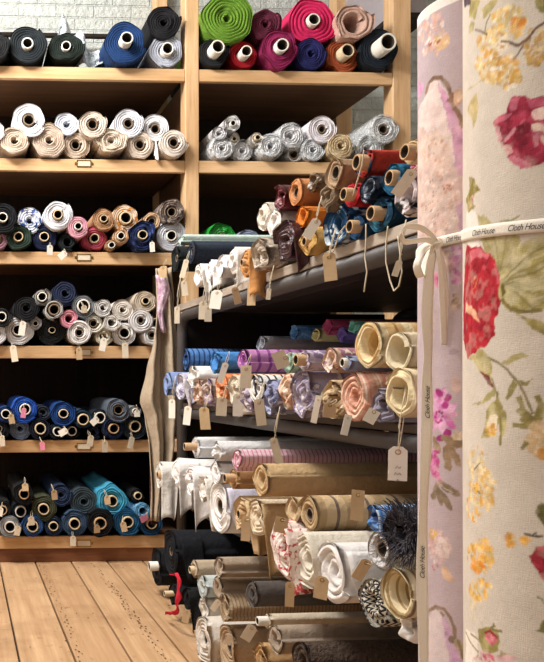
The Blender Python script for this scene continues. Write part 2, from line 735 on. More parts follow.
g = Geo(); g.box(XL - .1, XR_ + .1, YB, YB + .12, 0, ZC)
struct('wall_back', g.mesh(), M_WALL)
g = Geo(); g.box(XL - .12, XL, YF, YB, 0, ZC)
struct('wall_left', g.mesh(), M_PLASTER)
g = Geo(); g.box(XR_, XR_ + .12, YF, YB, 0, ZC)
struct('wall_right', g.mesh(), M_PLASTER)
g = Geo(); g.box(XL - .12, XR_ + .12, YF, YB + .12, ZC, ZC + .1)
struct('ceiling', g.mesh(), M_PLASTER)

# floor: boards with open seams, cross joints and nail marks
g = Geo()
rng = random.Random(4)
g.box(XL, XR_, YF, YB, -0.1, -0.022, 1)
nb = int(6.0 / 0.182) + 1
x = 0.005 - 0.182 * 15
for i in range(nb):
    x0, x1 = x + 0.0035, x + 0.182 - 0.0035
    x += 0.182
    if x1 < XL or x0 > XR_:
        continue
    x0, x1 = max(x0, XL), min(x1, XR_)
    cuts = [YF, YF + rng.uniform(0.6, 2.2), rng.uniform(1.6, 3.0), YB]
    if abs(x0 - 0.371) < 0.02:
        cuts = [YF, 0.9, F_PX * 0.9 / 235, YB]
    for a, c in zip(cuts, cuts[1:]):
        g.box(x0, x1, a + 0.0015, c - 0.0015, -0.022, rng.uniform(-0.002, 0.0), 0, 0.0025)


def nail(x, y, r=0.0045):
    n = len(g.v)
    for k in range(7):
        a = 2 * PI * k / 7
        g.v.append((x + r * math.cos(a), y + r * 1.6 * math.sin(a), 0.0006))
    g.f.append(tuple(range(n, n + 7)))
    g.m.append(2)


for xr, y0, y1 in ((0.392, 2.1, 3.75), (0.655, 2.1, 3.78), (0.672, 2.2, 3.4)):
    y = y0
    while y < y1:
        nail(xr + rng.uniform(-0.012, 0.012), y, rng.uniform(0.002, 0.004))
        y += rng.uniform(0.015, 0.045)
for i in range(60):
    nail(rng.uniform(-0.4, 1.0), rng.uniform(2.0, 3.75), rng.uniform(0.002, 0.004))
struct('floor', g.mesh(False, [floor_mat(), M_GAP, M_NAIL]))

# grey duct with a dark edge by the back wall, top right
g = Geo()
pd = at_y(393, 18, YS + 0.1)
g.box(pd.x, pd.x + 0.18, YS + 0.1, YB, pd.z + 0.02, ZC, 0)
g.box(pd.x - 0.008, pd.x + 0.19, YS + 0.08, YB, pd.z - 0.004, pd.z + 0.022, 1)
struct('trim_1', g.mesh(False, [plain('grey_panel_paint', '#a9a2a6', 0.7), M_GAP]))

# ------------------------------------------------------------------ wall shelving
SHELF_PY = [67, 159, 252, 346, 440, 536]
SZ = [at_y(90, y, YS).z for y in SHELF_PY]
p_c0, p_c1 = at_y(185.5, 120, YS).x, at_y(199, 120, YS).x
p_r0, p_r1 = at_y(393, 120, YS).x, at_y(411, 120, YS).x
LX0 = p_c0 - 1.22
PD = 0.09            # post depth
YBK = YB - 0.02
unit = thing('wall_shelving', 'pine wall shelving unit filled with rolls of cloth behind the metal rack', 'shelving', ((LX0 + p_r1) / 2, (YS + YBK) / 2, 0))
UL = Vector(unit.location)


def upart(name, g_, mat, smooth=False):
    me = g_.mesh(smooth)
    me.transform(Matrix.Translation(-UL))
    return obj(name, me, mat, unit)


for a, b_ in ((LX0 - 0.07, LX0), (p_c0, p_c1), (p_r0, p_r1)):
    for y0 in (YS, YBK - PD):
        g = Geo(); g.box(a, b_, y0, y0 + PD, 0, 3.25, 0, 0.003)
        upart('post', g, M_PINE_V)
FH = 0.062
M_UNDER = wood('shade_brown_board', '#6e4f36', '#573c28', 0)  # pine browned in colour to carry the shade under the shelves
for bx0, bx1 in ((LX0, p_c0), (p_c1, p_r0)):
    for i, z in enumerate(SZ):
        g = Geo()
        g.box(bx0 + .001, bx1 - .001, YS + 0.004, YS + 0.03, z - FH, z, 0, 0.0025)
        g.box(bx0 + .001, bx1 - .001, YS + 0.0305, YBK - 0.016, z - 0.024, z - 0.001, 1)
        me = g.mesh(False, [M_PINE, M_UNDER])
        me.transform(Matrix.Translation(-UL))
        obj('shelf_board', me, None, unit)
    g = Geo(); g.box(bx0 + .001, bx1 - .001, YS + 0.012, YS + 0.03, 0.001, SZ[5] - FH - 0.001)
    upart('kick_board', g, M_KICK)
    g = Geo(); g.box(bx0 - .03, bx1 + (.03 if bx1 < 1.5 else p_r1 - p_r0), YBK - 0.015, YBK, 0.02, SZ[0] - 0.001)  # dark panel added where the bays fall into shade
    upart('shade_back_board', g, M_DARKW)
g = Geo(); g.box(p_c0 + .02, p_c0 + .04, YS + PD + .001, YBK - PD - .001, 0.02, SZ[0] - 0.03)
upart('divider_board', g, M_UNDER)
for i, (y, t) in enumerate(((164, '')  , (258, ''), (353, ''), (447, ''), (544, ''))):
    p = at_y(84, y - 0.6, YS)
    g = Geo()
    w, h = 0.036, 0.017
    yy = YS + 0.002
    g.box(p.x - w, p.x + w, yy - 0.002, yy + 0.002, p.z + h - 0.004, p.z + h)
    g.box(p.x - w, p.x + w, yy - 0.002, yy + 0.002, p.z - h, p.z - h + 0.004)
    g.box(p.x - w, p.x - w + .004, yy - 0.002, yy + 0.002, p.z - h, p.z + h)
    g.box(p.x + w - .004, p.x + w, yy - 0.002, yy + 0.002, p.z - h, p.z + h)
    for sx in (-1, 1):
        g.box(p.x + sx * (w + .005) - .006, p.x + sx * (w + .005) + .006, yy - 0.001, yy + 0.002, p.z - 0.006, p.z + 0.006)
    o = upart('card_holder', g, M_BRASS)
    o['label'] = 'small brass card holder'
    g = Geo(); g.box(p.x - w + .004, p.x + w - .004, yy - 0.0006, yy + 0.002, p.z - h + .004, p.z + h - .004)
    me = g.mesh(); me.transform(Matrix.Translation(-UL))
    obj('card', me, M_BUFF, o)
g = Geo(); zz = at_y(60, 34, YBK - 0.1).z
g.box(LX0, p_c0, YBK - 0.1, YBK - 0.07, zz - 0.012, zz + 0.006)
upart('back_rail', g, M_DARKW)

# every roll: px, py, radius px, core px, colour, pattern, words, options
BLK, NVY = '#1a1a1e', '#1b2440'
WALL = {
    'top-left shelf': (0, 0, [
        (-6, 50, 16, 5, '#1b1c1e', None, 'black roll cut by the frame edge', dict(core='w')),
        (27.5, 47, 20, 6, '#20262a', None, 'blackish green roll, white core', dict(core='w', wob=.12)),
        (66, 53, 20, 5, '#1f2824', None, 'dark green crushed-end roll', dict(core='w', wob=.22, flat=.3)),
        (125, 50, 22, 6.5, '#1d3c6c', None, 'navy blue roll, long cream core', dict(core='w', pe=.05)),
        (165, 29, 18, 0, '#1b1b1f', None, 'black coreless roll lying on another', {}),
        (165, 50, 18, 6.5, '#b9bfcc', None, 'pale grey roll, cream core', dict(core='w', pe=.03)),
    ]),
    'top-right shelf': (0, 1, [
        (225, 17, 27, 0, '#62892b', None, 'big lime green roll', dict(wob=.2, pitch=.016, mess=.06)),
        (269, 25, 17, 0, '#5c2236', None, 'dark maroon coreless roll', dict(wob=.3, mess=.1)),
        (313, 15, 26, 6.5, '#d0285f', None, 'hot pink roll, white core', dict(core='w', pe=.02, wob=.22, pitch=.018)),
        (353, 24, 20, 9, '#c9a696', None, 'dusky beige roll with hollow end', dict(wob=.35, core='', pitch=.016, mess=.1)),
        (216, 51, 16, 7, '#222326', None, 'black roll, jutting white core', dict(core='w', pe=.06)),
        (243, 53, 15, 6, '#b3202e', None, 'bright red roll, jutting white core', dict(core='w', pe=.05)),
        (277, 49, 20, 7, '#86204e', None, 'burgundy roll, white core', dict(core='w', pe=.03, wob=.3, mess=.1)),
        (311, 51, 17, 0, '#26285e', None, 'indigo coreless roll', dict(wob=.08)),
        (351, 52, 18, 7, '#a2502e', None, 'rust roll, jutting cream core', dict(core='c', pe=.05, wob=.3, mess=.08)),
        (383, 49, 21, 9, '#1c242e', None, 'charcoal roll, fat white core', dict(core='w', pe=.08)),
    ]),
    'second left shelf': (1, 0, [
        (-4, 124, 12, 4, '#e8e8ea', None, 'white roll cut by the frame edge', dict()),
        (32, 121, 18, 6, '#e6e6ea', None, 'white roll, crumpled grey hole', dict(wob=.14)),
        (63, 123, 14, 0, '#d5dae6', None, 'bluish white coreless roll', dict(flat=.12)),
        (96, 125, 15, 5.5, '#dccfc2', None, 'cream roll on top, dark hole', dict(wob=.14)),
        (126, 123, 16, 5, '#dfe1e8', None, 'cool white roll on top, dark hole', dict(wob=.06)),
        (157, 127, 15, 5, '#e4e4e8', None, 'white roll nearest the post', dict(wob=.06)),
        (14, 143, 16, 0, '#cdbba8', None, 'beige flattened roll', dict(flat=.15)),
        (48, 141, 18, 0, '#c3b09f', None, 'taupe coreless roll', dict(wob=.22)),
        (77, 145, 15, 5, '#cfbca8', None, 'beige roll, dark hole', dict(wob=.1)),
        (110, 145, 17, 0, '#d9cab8', None, 'cream folded roll', dict(flat=.25, wob=.35, mess=.1)),
        (140, 146, 15, 5, '#dccdbd', None, 'cream roll with a white loose corner', dict(drapes=[dict(y0=-.02, y1=.03, h0=.08, h1=.05, a=.2, col='#e8e4e0')], drape_turn=1)),
        (171, 146, 15, 5, '#ddd3c8', None, 'off-white roll, dark hole', dict(wob=.05)),
    ]),
    'second right shelf': (1, 1, [
        (230, 119, 9, 3, '#e4e4e6', 'plastic', 'slim white plastic roll, topmost', dict(core='w')),
        (222, 131, 8, 0, '#dedee2', 'plastic', 'slim white plastic roll below it', {}),
        (235, 134, 7, 2.5, '#e2dfda', 'plastic', 'thinnest white plastic roll', dict(core='c')),
        (253, 137, 8, 3, '#ddd8d0', 'plastic', 'slim off-white roll with brown hole', dict(core='c')),
        (221, 148, 12, 0, '#dcdde0', 'plastic', 'white plastic roll by the post', dict(wrap=True)),
        (245, 149, 11, 0, '#dedfe2', 'plastic', 'white plastic roll', dict(wrap=True)),
        (271, 147, 13, 0, '#dfe2e6', 'plastic', 'glossy white plastic roll', dict(wrap=True)),
        (291, 129, 14, 0, '#e3e4e8', 'plastic', 'fat white plastic roll on top', dict(wrap=True)),
        (294, 152, 8, 5, '#dadad8', None, 'small white roll, black hole', dict()),
        (321, 126, 15, 4, '#e9e4ea', None, 'plain white roll, dark slit', dict(wob=.06)),
        (314, 148, 12, 0, '#dfe3e8', 'plastic', 'white plastic roll', dict(wrap=True)),
        (341, 146, 14, 0, '#b0936c', 'check', 'tan and cream gingham roll', dict(c2='#d9c7a4', c3='#a08058', s=.7)),
        (385, 126, 15, 5, '#dfe2e4', 'plastic', 'clear-wrapped white roll, grey hole', dict(wrap=True)),
        (371, 146, 14, 0, '#d6dadc', 'plastic', 'clear-wrapped white roll beneath', dict(wrap=True)),
    ]),
    'third left shelf': (2, 0, [
        (3, 211, 17, 5, '#191b1e', None, 'black roll, white core', dict(core='w')),
        (1, 239, 11, 4, '#9c7480', None, 'dusty mauve roll', {}),
        (32, 219, 14, 0, '#dfe4ee', 'print', 'blue and white print roll', dict(c2='#2f4c92', c3='#e8ecf4', wob=.2)),
        (54, 213, 16, 5, '#e4e4ea', None, 'white roll, cream core', dict(core='c', wob=.1)),
        (17, 237, 14, 5, '#2c3c32', None, 'bottle green roll, cream core', dict(core='c', wob=.28, mess=.1)),
        (44, 238, 15, 5, '#1b2340', None, 'navy roll, cream core', dict(core='c')),
        (79, 220, 12, 4, '#d9a0ae', None, 'pink roll, crumpled core', dict(core='w', wob=.12)),
        (68, 240, 10, 3, '#1c2424', None, 'black-green small roll', {}),
        (95, 238, 14, 5, '#b04a5c', None, 'rose red roll', dict(core='c', wob=.28, mess=.1)),
        (101, 219, 12, 4, '#b48b68', None, 'tan roll', dict(core='c')),
        (129, 216, 15, 6.5, '#e0c8ae', 'print', 'cream and orange print roll', dict(c2='#d38a3c', c3='#e8d9c4', core='c')),
        (118, 234, 9, 4, '#c8a07c', None, 'small tan roll', dict(core='w')),
        (114, 246, 6, 3.5, '#b58c66', None, 'thin tan roll', dict(core='w')),
        (149, 219, 10, 4, '#c9a987', None, 'sandy roll', {}),
        (142, 238, 16, 5, '#1e2c56', 'print', 'navy frilled print roll', dict(c2='#16203c', c3='#3c4c80', core='c', mess=.2, wob=.3)),
        (172, 205, 14, 5, '#77685f', 'print', 'grey-brown lace roll', dict(c2='#4a403c', c3='#b5a79d', wob=.2)),
        (171, 234, 17, 5.5, '#d9dbe4', None, 'white roll nearest the post', dict(core='w', wob=.1)),
    ]),
    'third right shelf': (2, 1, [
        (223, 236, 15, 4, '#1f9a35', 'satin', 'emerald green roll', dict(wob=.35, mess=.15)),
        (249, 240, 12, 4, '#8a95ae', None, 'grey-blue roll', dict(wob=.1)),
    ]),
    'fourth left shelf': (3, 0, [
        (3, 310, 11, 5, '#27282a', None, 'black roll, pale core', dict(core='w')),
        (-3, 332, 12, 4, '#e2e2e4', None, 'white roll cut by the frame edge', {}),
        (20, 331, 16, 6, '#ececee', None, 'white roll, white hollow core', dict(core='w')),
        (27, 305, 14, 0, '#1c1d20', None, 'black coreless roll', dict(wob=.2)),
        (43, 294, 10, 5, '#8f8b86', None, 'small grey roll on top', dict(core='w')),
        (63, 292, 14, 0, '#27304a', None, 'dark blue coreless roll', dict(wob=.14)),
        (55, 310, 11, 6, '#a9a6a2', None, 'grey roll, star-shaped hole', dict(wob=.2)),
        (37, 320, 7, 3, '#c3c3c6', None, 'thin pale grey roll', dict(core='w')),
        (53, 331, 16, 3.5, '#1a1b1d', None, 'big black roll, small grey core', dict(core='c', wob=.04)),
        (72, 319, 10, 3, '#d58f9e', None, 'rose pink small roll', dict(wob=.16)),
        (80, 303, 13, 7, '#74777c', None, 'grey roll, wide grey hole', dict(core='w')),
        (82, 333, 13, 4, '#e2dedb', None, 'white roll, dark hole', dict(wob=.06)),
        (101, 304, 10, 0, '#c9c6c4', None, 'pale grey spiral roll', {}),
        (94, 318, 11, 4, '#e0dccf', None, 'ivory crumpled roll', dict(wob=.25)),
        (110, 317, 9, 3, '#dfdcd6', None, 'small ivory roll', dict(wob=.2)),
        (123, 305, 12, 0, '#dbd3ca', None, 'oatmeal spiral roll', dict(wob=.06)),
        (143, 301, 12, 4, '#cdbda9', None, 'beige roll on top', dict(core='c')),
        (140, 318, 13, 3.5, '#e6e4e4', None, 'soft white roll', dict(wob=.12)),
        (126, 333, 13, 6, '#e9e7e6', None, 'white roll, wide black hole', dict(core='w')),
        (105, 335, 10, 3, '#dcd3c0', None, 'cream folded roll', dict(wob=.25, mess=.1)),
        (148, 334, 11, 3.5, '#e4e2e2', None, 'white roll by the beige drape', {}),
        (154, 315, 7, 3, '#b59b80', None, 'tan small roll', {}),
    ]),
    'fifth left shelf': (4, 0, [
        (10, 414, 10, 5, '#1f3a6e', None, 'dark blue roll', dict(core='w')),
        (27, 411, 14, 6, '#2656b4', None, 'royal blue roll', dict(core='w')),
        (23, 429, 12, 0, '#6f7f9a', None, 'steel blue coreless roll', dict(wob=.06)),
        (2, 430, 12, 4, '#15161a', None, 'black roll', {}),
        (42, 431, 12, 6, '#161c2c', None, 'blue-black roll, cream core', dict(core='c')),
        (44, 415, 9, 0, '#2d3440', None, 'slate small roll', dict(wob=.1)),
        (62, 412, 14, 5, '#1b3f7c', None, 'bright navy roll', dict(core='c')),
        (58, 431, 9, 5, '#1a2230', None, 'inky small roll, white core', dict(core='w')),
        (75, 430, 9, 5, '#17191d', None, 'black small roll, white core', dict(core='w')),
        (82, 416, 11, 6, '#22374c', None, 'dark teal roll', dict(core='c')),
        (98, 415, 10, 6, '#18202c', None, 'midnight roll', dict(core='w')),
        (115, 410, 13, 5, '#5a626e', None, 'slate grey roll', dict(wob=.1)),
        (111, 428, 12, 5.5, '#1d2b48', None, 'navy roll, tan core', dict(core='k')),
        (94, 431, 8, 0, '#1b2436', None, 'thin navy roll', {}),
        (131, 407, 7, 3, '#7c7f86', None, 'thin grey roll', dict(core='w')),
        (134, 426, 14, 6, '#26303c', None, 'dark grey-blue roll, cream core', dict(core='c', wob=.14)),
        (150, 428, 10, 4, '#1b2028', None, 'black-blue roll by the beige drape', {}),
    ]),
    'bottom shelf': (5, 0, [
        (24, 486, 12, 5.5, '#18191c', None, 'black roll on top', dict(core='k')),
        (4, 506, 11, 5, '#191a1c', None, 'black roll at the frame edge', dict(core='k')),
        (22, 506, 11, 6, '#1a1b20', None, 'black roll, white core', dict(core='w')),
        (9, 524, 12, 6, '#9a9ca0', None, 'pale grey roll', dict(core='w', wob=.1)),
        (42, 503, 14, 6, '#474b38', None, 'olive roll', dict(core='c')),
        (61, 487, 12, 0, '#2b3a58', None, 'dull navy coreless roll', dict(wob=.1)),
        (32, 523, 12, 6, '#2c4d80', None, 'denim blue roll', dict(core='c')),
        (54, 524, 11, 5, '#22304c', None, 'navy roll', dict(core='c')),
        (83, 497, 16, 0, '#3c4a52', None, 'slate green coreless roll', dict(wob=.1)),
        (75, 522, 14, 6, '#38506c', None, 'blue-grey roll', dict(core='c')),
        (111, 495, 17, 6, '#49abd0', None, 'turquoise roll', dict(core='c', wob=.3, mess=.06)),
        (101, 521, 15, 6.5, '#16181d', None, 'black roll, kraft core', dict(core='k')),
        (128, 520, 15, 6, '#235c88', None, 'teal blue roll', dict(core='c')),
        (138, 489, 8, 4, '#15161a', None, 'small black roll', dict(core='c')),
        (144, 504, 9, 3, '#6ba6cc', 'print', 'light blue print roll', dict(c2='#3f7cb0', c3='#a9d0e6')),
        (150, 521, 13, 5.5, '#1f4a70', None, 'dark blue roll', dict(core='k')),
    ]),
}
rid = 100
WALLPOS = {}
for sname, (si, bay, rolls) in WALL.items():
    z0 = SZ[si]
    lo, hi = (LX0, p_c0) if bay == 0 else (p_c1, p_r0)
    items = []
    for q, (px, py, R, rc, colr, pat, words, op) in enumerate(rolls):
        yf = YS - 0.02 + ((q * 37) % 11 - 5) * 0.006
        p = at_y(px, py, yf)
        k_ = F_PX / depth(p)
        items.append(dict(x=p.x, z=p.z, r=R / k_ * 0.985, y=yf, q=q, rc=rc / k_))
    settle(items, z0, lo, hi)
    rows = {'lower': [], 'upper': []}
    for it in items:
        rows['lower' if it['z'] - it['r'] < z0 + 0.02 else 'upper'].append(it)
    for rn, lst in rows.items():
        lst.sort(key=lambda a: a['x'])
        for n_, it in enumerate(lst):
            it['lab'] = f"{ordinal(n_)} from left in {rn} row, {sname}"
    for it in items:
        px, py, R, rc, colr, pat, words, op = rolls[it['q']]
        op = dict(op)
        rid += 1
        lab = f"{words}, {it['lab']}"
        turn = op.pop('drape_turn', 0)
        scale = it['r'] / (R / (F_PX / depth((it['x'], it['y'], 0))))
        o = make_roll((it['x'], it['y'], it['z']), it['r'], min(it['rc'], it['r'] * 0.6), 0.54, colr, lab, f'fabric rolls on the {sname}', 0.0, rid, pat, **op)
        WALLPOS[(sname, it['q'])] = (it, o, words)
        if words.startswith('dark green crushed'):
            rows_ = []
            for i in range(22):
                u = i / 21
                row = []
                for j in range(18):
                    v = j / 17
                    nn = mnoise.noise(Vector((u * 5, v * 3, 3.1)))
                    n2 = mnoise.noise(Vector((u * 13, v * 7, 7.7)))
                    top = -0.03 + 0.25 * max(0, 1 - abs(u - 0.12) / (0.16 if u < 0.12 else 0.95)) ** 0.9
                    row.append((-0.05 + 0.26 * u + 0.03 * (v - .5) + 0.015 * nn, 0.11 + 0.05 * math.sin(u * 17 + v * 2) + 0.05 * v + 0.03 * nn,
                                -0.055 + (top + 0.055) * v + 0.02 * n2 * v))
                rows_.append(row)
            obj('plastic_wrap', sheet(rows_, 0.001), fabric('#c3ccd2', 'plastic'), o)


# ------------------------------------------------------------------ tags
def make_tag(p_eye, w, h, mat, label, group, string_to=None, rz=0.0, roll=0.0, lean=0.0, writing=False, shape='clip', seed=0, tail=0.0):
    """p_eye: where the eyelet is; the card hangs below it"""
    rng = random.Random(seed)
    t = thing('swing_tag', label, 'tag', p_eye, 0, group)
    g = Geo()
    c = w * (0.26 if shape == 'clip' else 0.02)
    e = min(0.011, h * 0.16)
    out = [(-w / 2 + c, e), (w / 2 - c, e), (w / 2, e - c * 0.9), (w / 2, -h + e), (-w / 2, -h + e), (-w / 2, e - c * 0.9)]
    n = 6
    th = 0.0006
    bow = rng.uniform(-1, 1) * 0.05 * h
    V, Fc = [], []
    for s_ in (-th, th):
        for q in (0, 1, 2):
            pass
    rows = [(e, w / 2 - c), (e - c * 0.9, w / 2), (-h * 0.3, w / 2), (-h * 0.6, w / 2), (-h + e, w / 2)]
    for s_ in (-th, th):
        for z, x in rows:
            yb = bow * ((e - z) / h) ** 2 + s_
            V += [(-x, yb, z), (x, yb, z)]
    m_ = len(rows)
    for i in range(m_ - 1):
        a = 2 * i
        Fc.append((a, a + 1, a + 3, a + 2))
        b = 2 * m_ + 2 * i
        Fc.append((b + 1, b, b + 2, b + 3))
        Fc.append((a, a + 2, b + 2, b))
        Fc.append((a + 3, a + 1, b + 1, b + 3))
    Fc.append((1, 0, 2 * m_, 2 * m_ + 1))
    Fc.append((2 * m_ - 2, 2 * m_ - 1, 4 * m_ - 1, 4 * m_ - 2))
    Rm = Matrix.Rotation(rz, 4, 'Z') @ Matrix.Rotation(lean, 4, 'X') @ Matrix.Rotation(roll, 4, 'Y')
    me = mesh(V, Fc, False)
    me.transform(Rm)
    obj('card', me, mat, t)
    g = Geo()
    re = min(0.0042, w * 0.14)
    g.tube([(re * math.cos(a), 0, re * math.sin(a)) for a in [2 * PI * k / 12 for k in range(12)]], re * 0.38, 6, closed=True)
    me = g.mesh(True); me.transform(Rm)
    obj('eyelet', me, M_COREK if mat is not M_KRAFT else M_BRASS, t)
    if writing:
        g = Geo()
        for wz, pts in ((-0.030, [(-.004, 0), (-.001, .004), (.002, 0), (.004, .003)]), (-0.042, [(-.005, 0), (-.003, .005), (-.001, 0), (.003, .004), (.005, 0)]),
                        (-0.054, [(-.003, 0), (0, .004), (.003, 0)])):
            g.tube([(x * 1.1, -0.0012, wz + z) for x, z in pts], 0.0006, 5)
        me = g.mesh(True); me.transform(Rm)
        obj('pencil_marks', me, M_PENCIL, t)
    if string_to is not None:
        d = Vector(string_to) - Vector(p_eye)
        g = Geo()
        sd = Vector((rng.uniform(-1, 1), rng.uniform(-1, 0), 0)) * 0.006
        pa = [Vector((0, -0.001, 0)) + d * q + sd * math.sin(PI * q) for q in [i / 7 for i in range(8)]]
        pb = [Vector((0, 0.001, 0)) + d * q - sd * 0.7 * math.sin(PI * q) for q in [i / 7 for i in range(8)]]
        g.tube(pa, 0.0009, 5)
        g.tube(pb, 0.0009, 5)
        if tail:
            g.tube([d * 0.9, d * 0.8 + Vector((-.006, -.004, -.01)), d * 0.5 + Vector((-.009, -.005, -tail * .5)), d * 0.5 + Vector((-.004, -.005, -tail))], 0.0009, 5)
        obj('string', g.mesh(True), M_STRING, t)
    return t


TAGS_WALL = [  # px, py (middle), w, h px, card, shelf, words
    (50, 249, 6, 9, M_PAPER, 'third left shelf', 'small white tag under the navy roll'),
    (65, 254, 8, 6, M_PAPER, 'third left shelf', 'small white tag over the shelf edge by the card holder'),
    (152, 246, 5, 9, M_PAPER, 'third left shelf', 'small white tag under the navy frilled roll'),
    (13, 353, 8, 15, M_BUFF, 'fourth left shelf', 'buff tag hanging over the shelf edge under the white roll'),
    (23, 328, 8, 13, M_PAPER, 'fourth left shelf', 'white tag in the hollow core of the white roll'),
    (84, 308, 6, 7, M_BUFF, 'fourth left shelf', 'buff tag in the core of the grey roll'),
    (79, 353, 6, 11, M_KRAFT, 'fourth left shelf', 'kraft tag hanging in front of the brass card holder'),
    (104, 344, 8, 12, M_PAPER, 'fourth left shelf', 'white tag under the cream folded roll'),
    (125, 350, 8, 14, M_BUFF, 'fourth left shelf', 'buff tag under the white roll with a black hole'),
    (11, 418, 6, 9, M_KRAFT, 'fifth left shelf', 'kraft tag in the core of the dark blue roll'),
    (24, 412, 5, 9, M_PINKP, 'fifth left shelf', 'pink tag in the core of the royal blue roll'),
    (42, 445, 5, 8, M_PINKP, 'fifth left shelf', 'pink tag over the shelf edge under the blue-black roll'),
    (2, 440, 5, 10, M_BUFF, 'fifth left shelf', 'buff tag at the frame edge'),
    (66, 431, 9, 5, M_PAPER, 'fifth left shelf', 'white tag between the two small dark rolls'),
    (97, 420, 9, 6, M_PAPER, 'fifth left shelf', 'white tag on the core of the midnight roll'),
    (91, 440, 7, 10, M_BUFF, 'fifth left shelf', 'buff tag right of the brass card holder'),
    (105, 446, 6, 10, M_BUFF, 'fifth left shelf', 'buff tag on the shelf edge under the tan-cored roll'),
    (132, 442, 6, 11, M_BUFF, 'fifth left shelf', 'buff tag under the dark grey-blue roll'),
    (137, 412, 6, 6, M_PAPER, 'fifth left shelf', 'white tag on the thin grey roll'),
    (25, 486, 7, 7, M_KRAFT, 'bottom shelf', 'kraft tag in the core of the upper black roll'),
    (1, 511, 5, 8, M_PAPER, 'bottom shelf', 'white tag on the black roll at the frame edge'),
    (54, 494, 6, 9, M_KRAFT, 'bottom shelf', 'kraft tag on the dull navy roll'),
    (18, 530, 6, 9, M_BUFF, 'bottom shelf', 'buff tag on the pale grey roll'),
    (31, 520, 7, 8, M_BUFF, 'bottom shelf', 'buff tag in the core of the denim blue roll'),
    (107, 499, 6, 8, M_KRAFT, 'bottom shelf', 'kraft tag on the turquoise roll'),
    (97, 528, 7, 7, M_KRAFT, 'bottom shelf', 'kraft tag on the black kraft-cored roll'),
    (123, 526, 6, 9, M_KRAFT, 'bottom shelf', 'kraft tag on the teal blue roll'),
    (147, 517, 7, 4, M_PINKP, 'bottom shelf', 'pink tag on the dark blue roll'),
    (73, 540, 6, 9, M_BUFF, 'bottom shelf', 'buff tag hanging beside the card holder'),
]
for i, (px, py, w, h, mt, sh, words) in enumerate(TAGS_WALL):
    yy = YS - 0.075
    k_ = F_PX / (yy + 0.03)
    h_, w_ = h / k_ * 1.1, max(0.022, w / k_)
    p = at_y(px, py - h / 2 + 2, yy)
    flatw = w > h
    rr = random.Random(500 + i)
    make_tag(p, min(w_, 0.032), max(h_, 0.034) if not flatw else 0.045, mt, words + f', {sh}', f'tags on the {sh}',
             (p.x + rr.uniform(-.01, .01), yy + 0.055, p.z + 0.03), rr.uniform(-.3, .3), rr.uniform(-.25, .25) + (1.0 if flatw else 0), rr.uniform(-.1, .1), seed=i)

# ------------------------------------------------------------------ the metal rack on the right
XR = 0.987
RX1 = 2.02
RY0, RY1 = 1.30, 3.41
TIER = {'top': 1.245, 'middle': 0.81, 'third': 0.41, 'floor': 0.0}
rack = thing('fabric_rack', 'dark steel pipe rack with board shelves piled with cloth rolls, right of the aisle', 'rack', ((XR + RX1) / 2, (RY0 + RY1) / 2, 0))
RL = Vector(rack.location)


def rpart(name, g_, mat, smooth=False):
    me = g_.mesh(smooth)
    me.transform(Matrix.Translation(-RL))
    return obj(name, me, mat, rack)


PR = 0.024
XF = XR + 0.004       # front pipes
for nm, z, mat in (('top', TIER['top'], M_DIMW), ('middle', TIER['middle'], M_DIMW), ('third', TIER['third'], M_DIMW)):
    g = Geo()
    n_pl = 4
    w = (RX1 - XR) / n_pl
    for i in range(n_pl):
        g.box(XR + i * w + .001, XR + (i + 1) * w - .001, RY0, RY1, z - 0.022, z - 0.001, 0, 0.002)
    rpart('shelf_board', g, mat)
g = Geo(); g.box(XR - 0.012, XR - 0.0005, RY0, RY1, TIER['top'] - 0.022, TIER['top'] + 0.008, 0, 0.002)
rpart('shelf_lip', g, M_GREYW)
# front pipes bend down into the far post
for xx in (XF, RX1 - 0.05):
    g = Geo()
    zt = TIER['top'] - 0.022 - PR
    pts = [(xx, RY0, zt), (xx, RY1 - 0.10, zt)]
    for a in range(1, 7):
        th = a / 6 * PI / 2
        pts.append((xx, RY1 - 0.10 + 0.075 * math.sin(th), zt - 0.075 * (1 - math.cos(th))))
    pts.append((xx, RY1 - 0.025, 0.0))
    g.tube(pts, PR, 14)
    rpart('pipe_frame', g, M_PIPE, True)
    g = Geo(); g.tube([(xx, RY0 + 0.024, 0), (xx, RY0 + 0.024, zt - PR)], PR, 14)
    rpart('post', g, M_PIPE, True)
    for z in (TIER['middle'] - 0.022 - PR * .9, TIER['third'] - 0.022 - PR * .7):
        g = Geo(); g.tube([(xx, RY0 + 0.08, z), (xx, RY1 - 0.052, z)], PR * .85, 12)
        rpart('rail', g, M_PIPE, True)
g = Geo(); g.box(RX1 + 0.004, RX1 + 0.02, RY0, RY1, 0.0, TIER['top'] - .03)  # dark panel added to blacken the gaps between tiers
rpart('shade_back_board', g, M_DARKW)
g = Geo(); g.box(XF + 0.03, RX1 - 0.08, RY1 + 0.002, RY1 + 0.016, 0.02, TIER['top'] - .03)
rpart('end_board', g, M_DARKW)

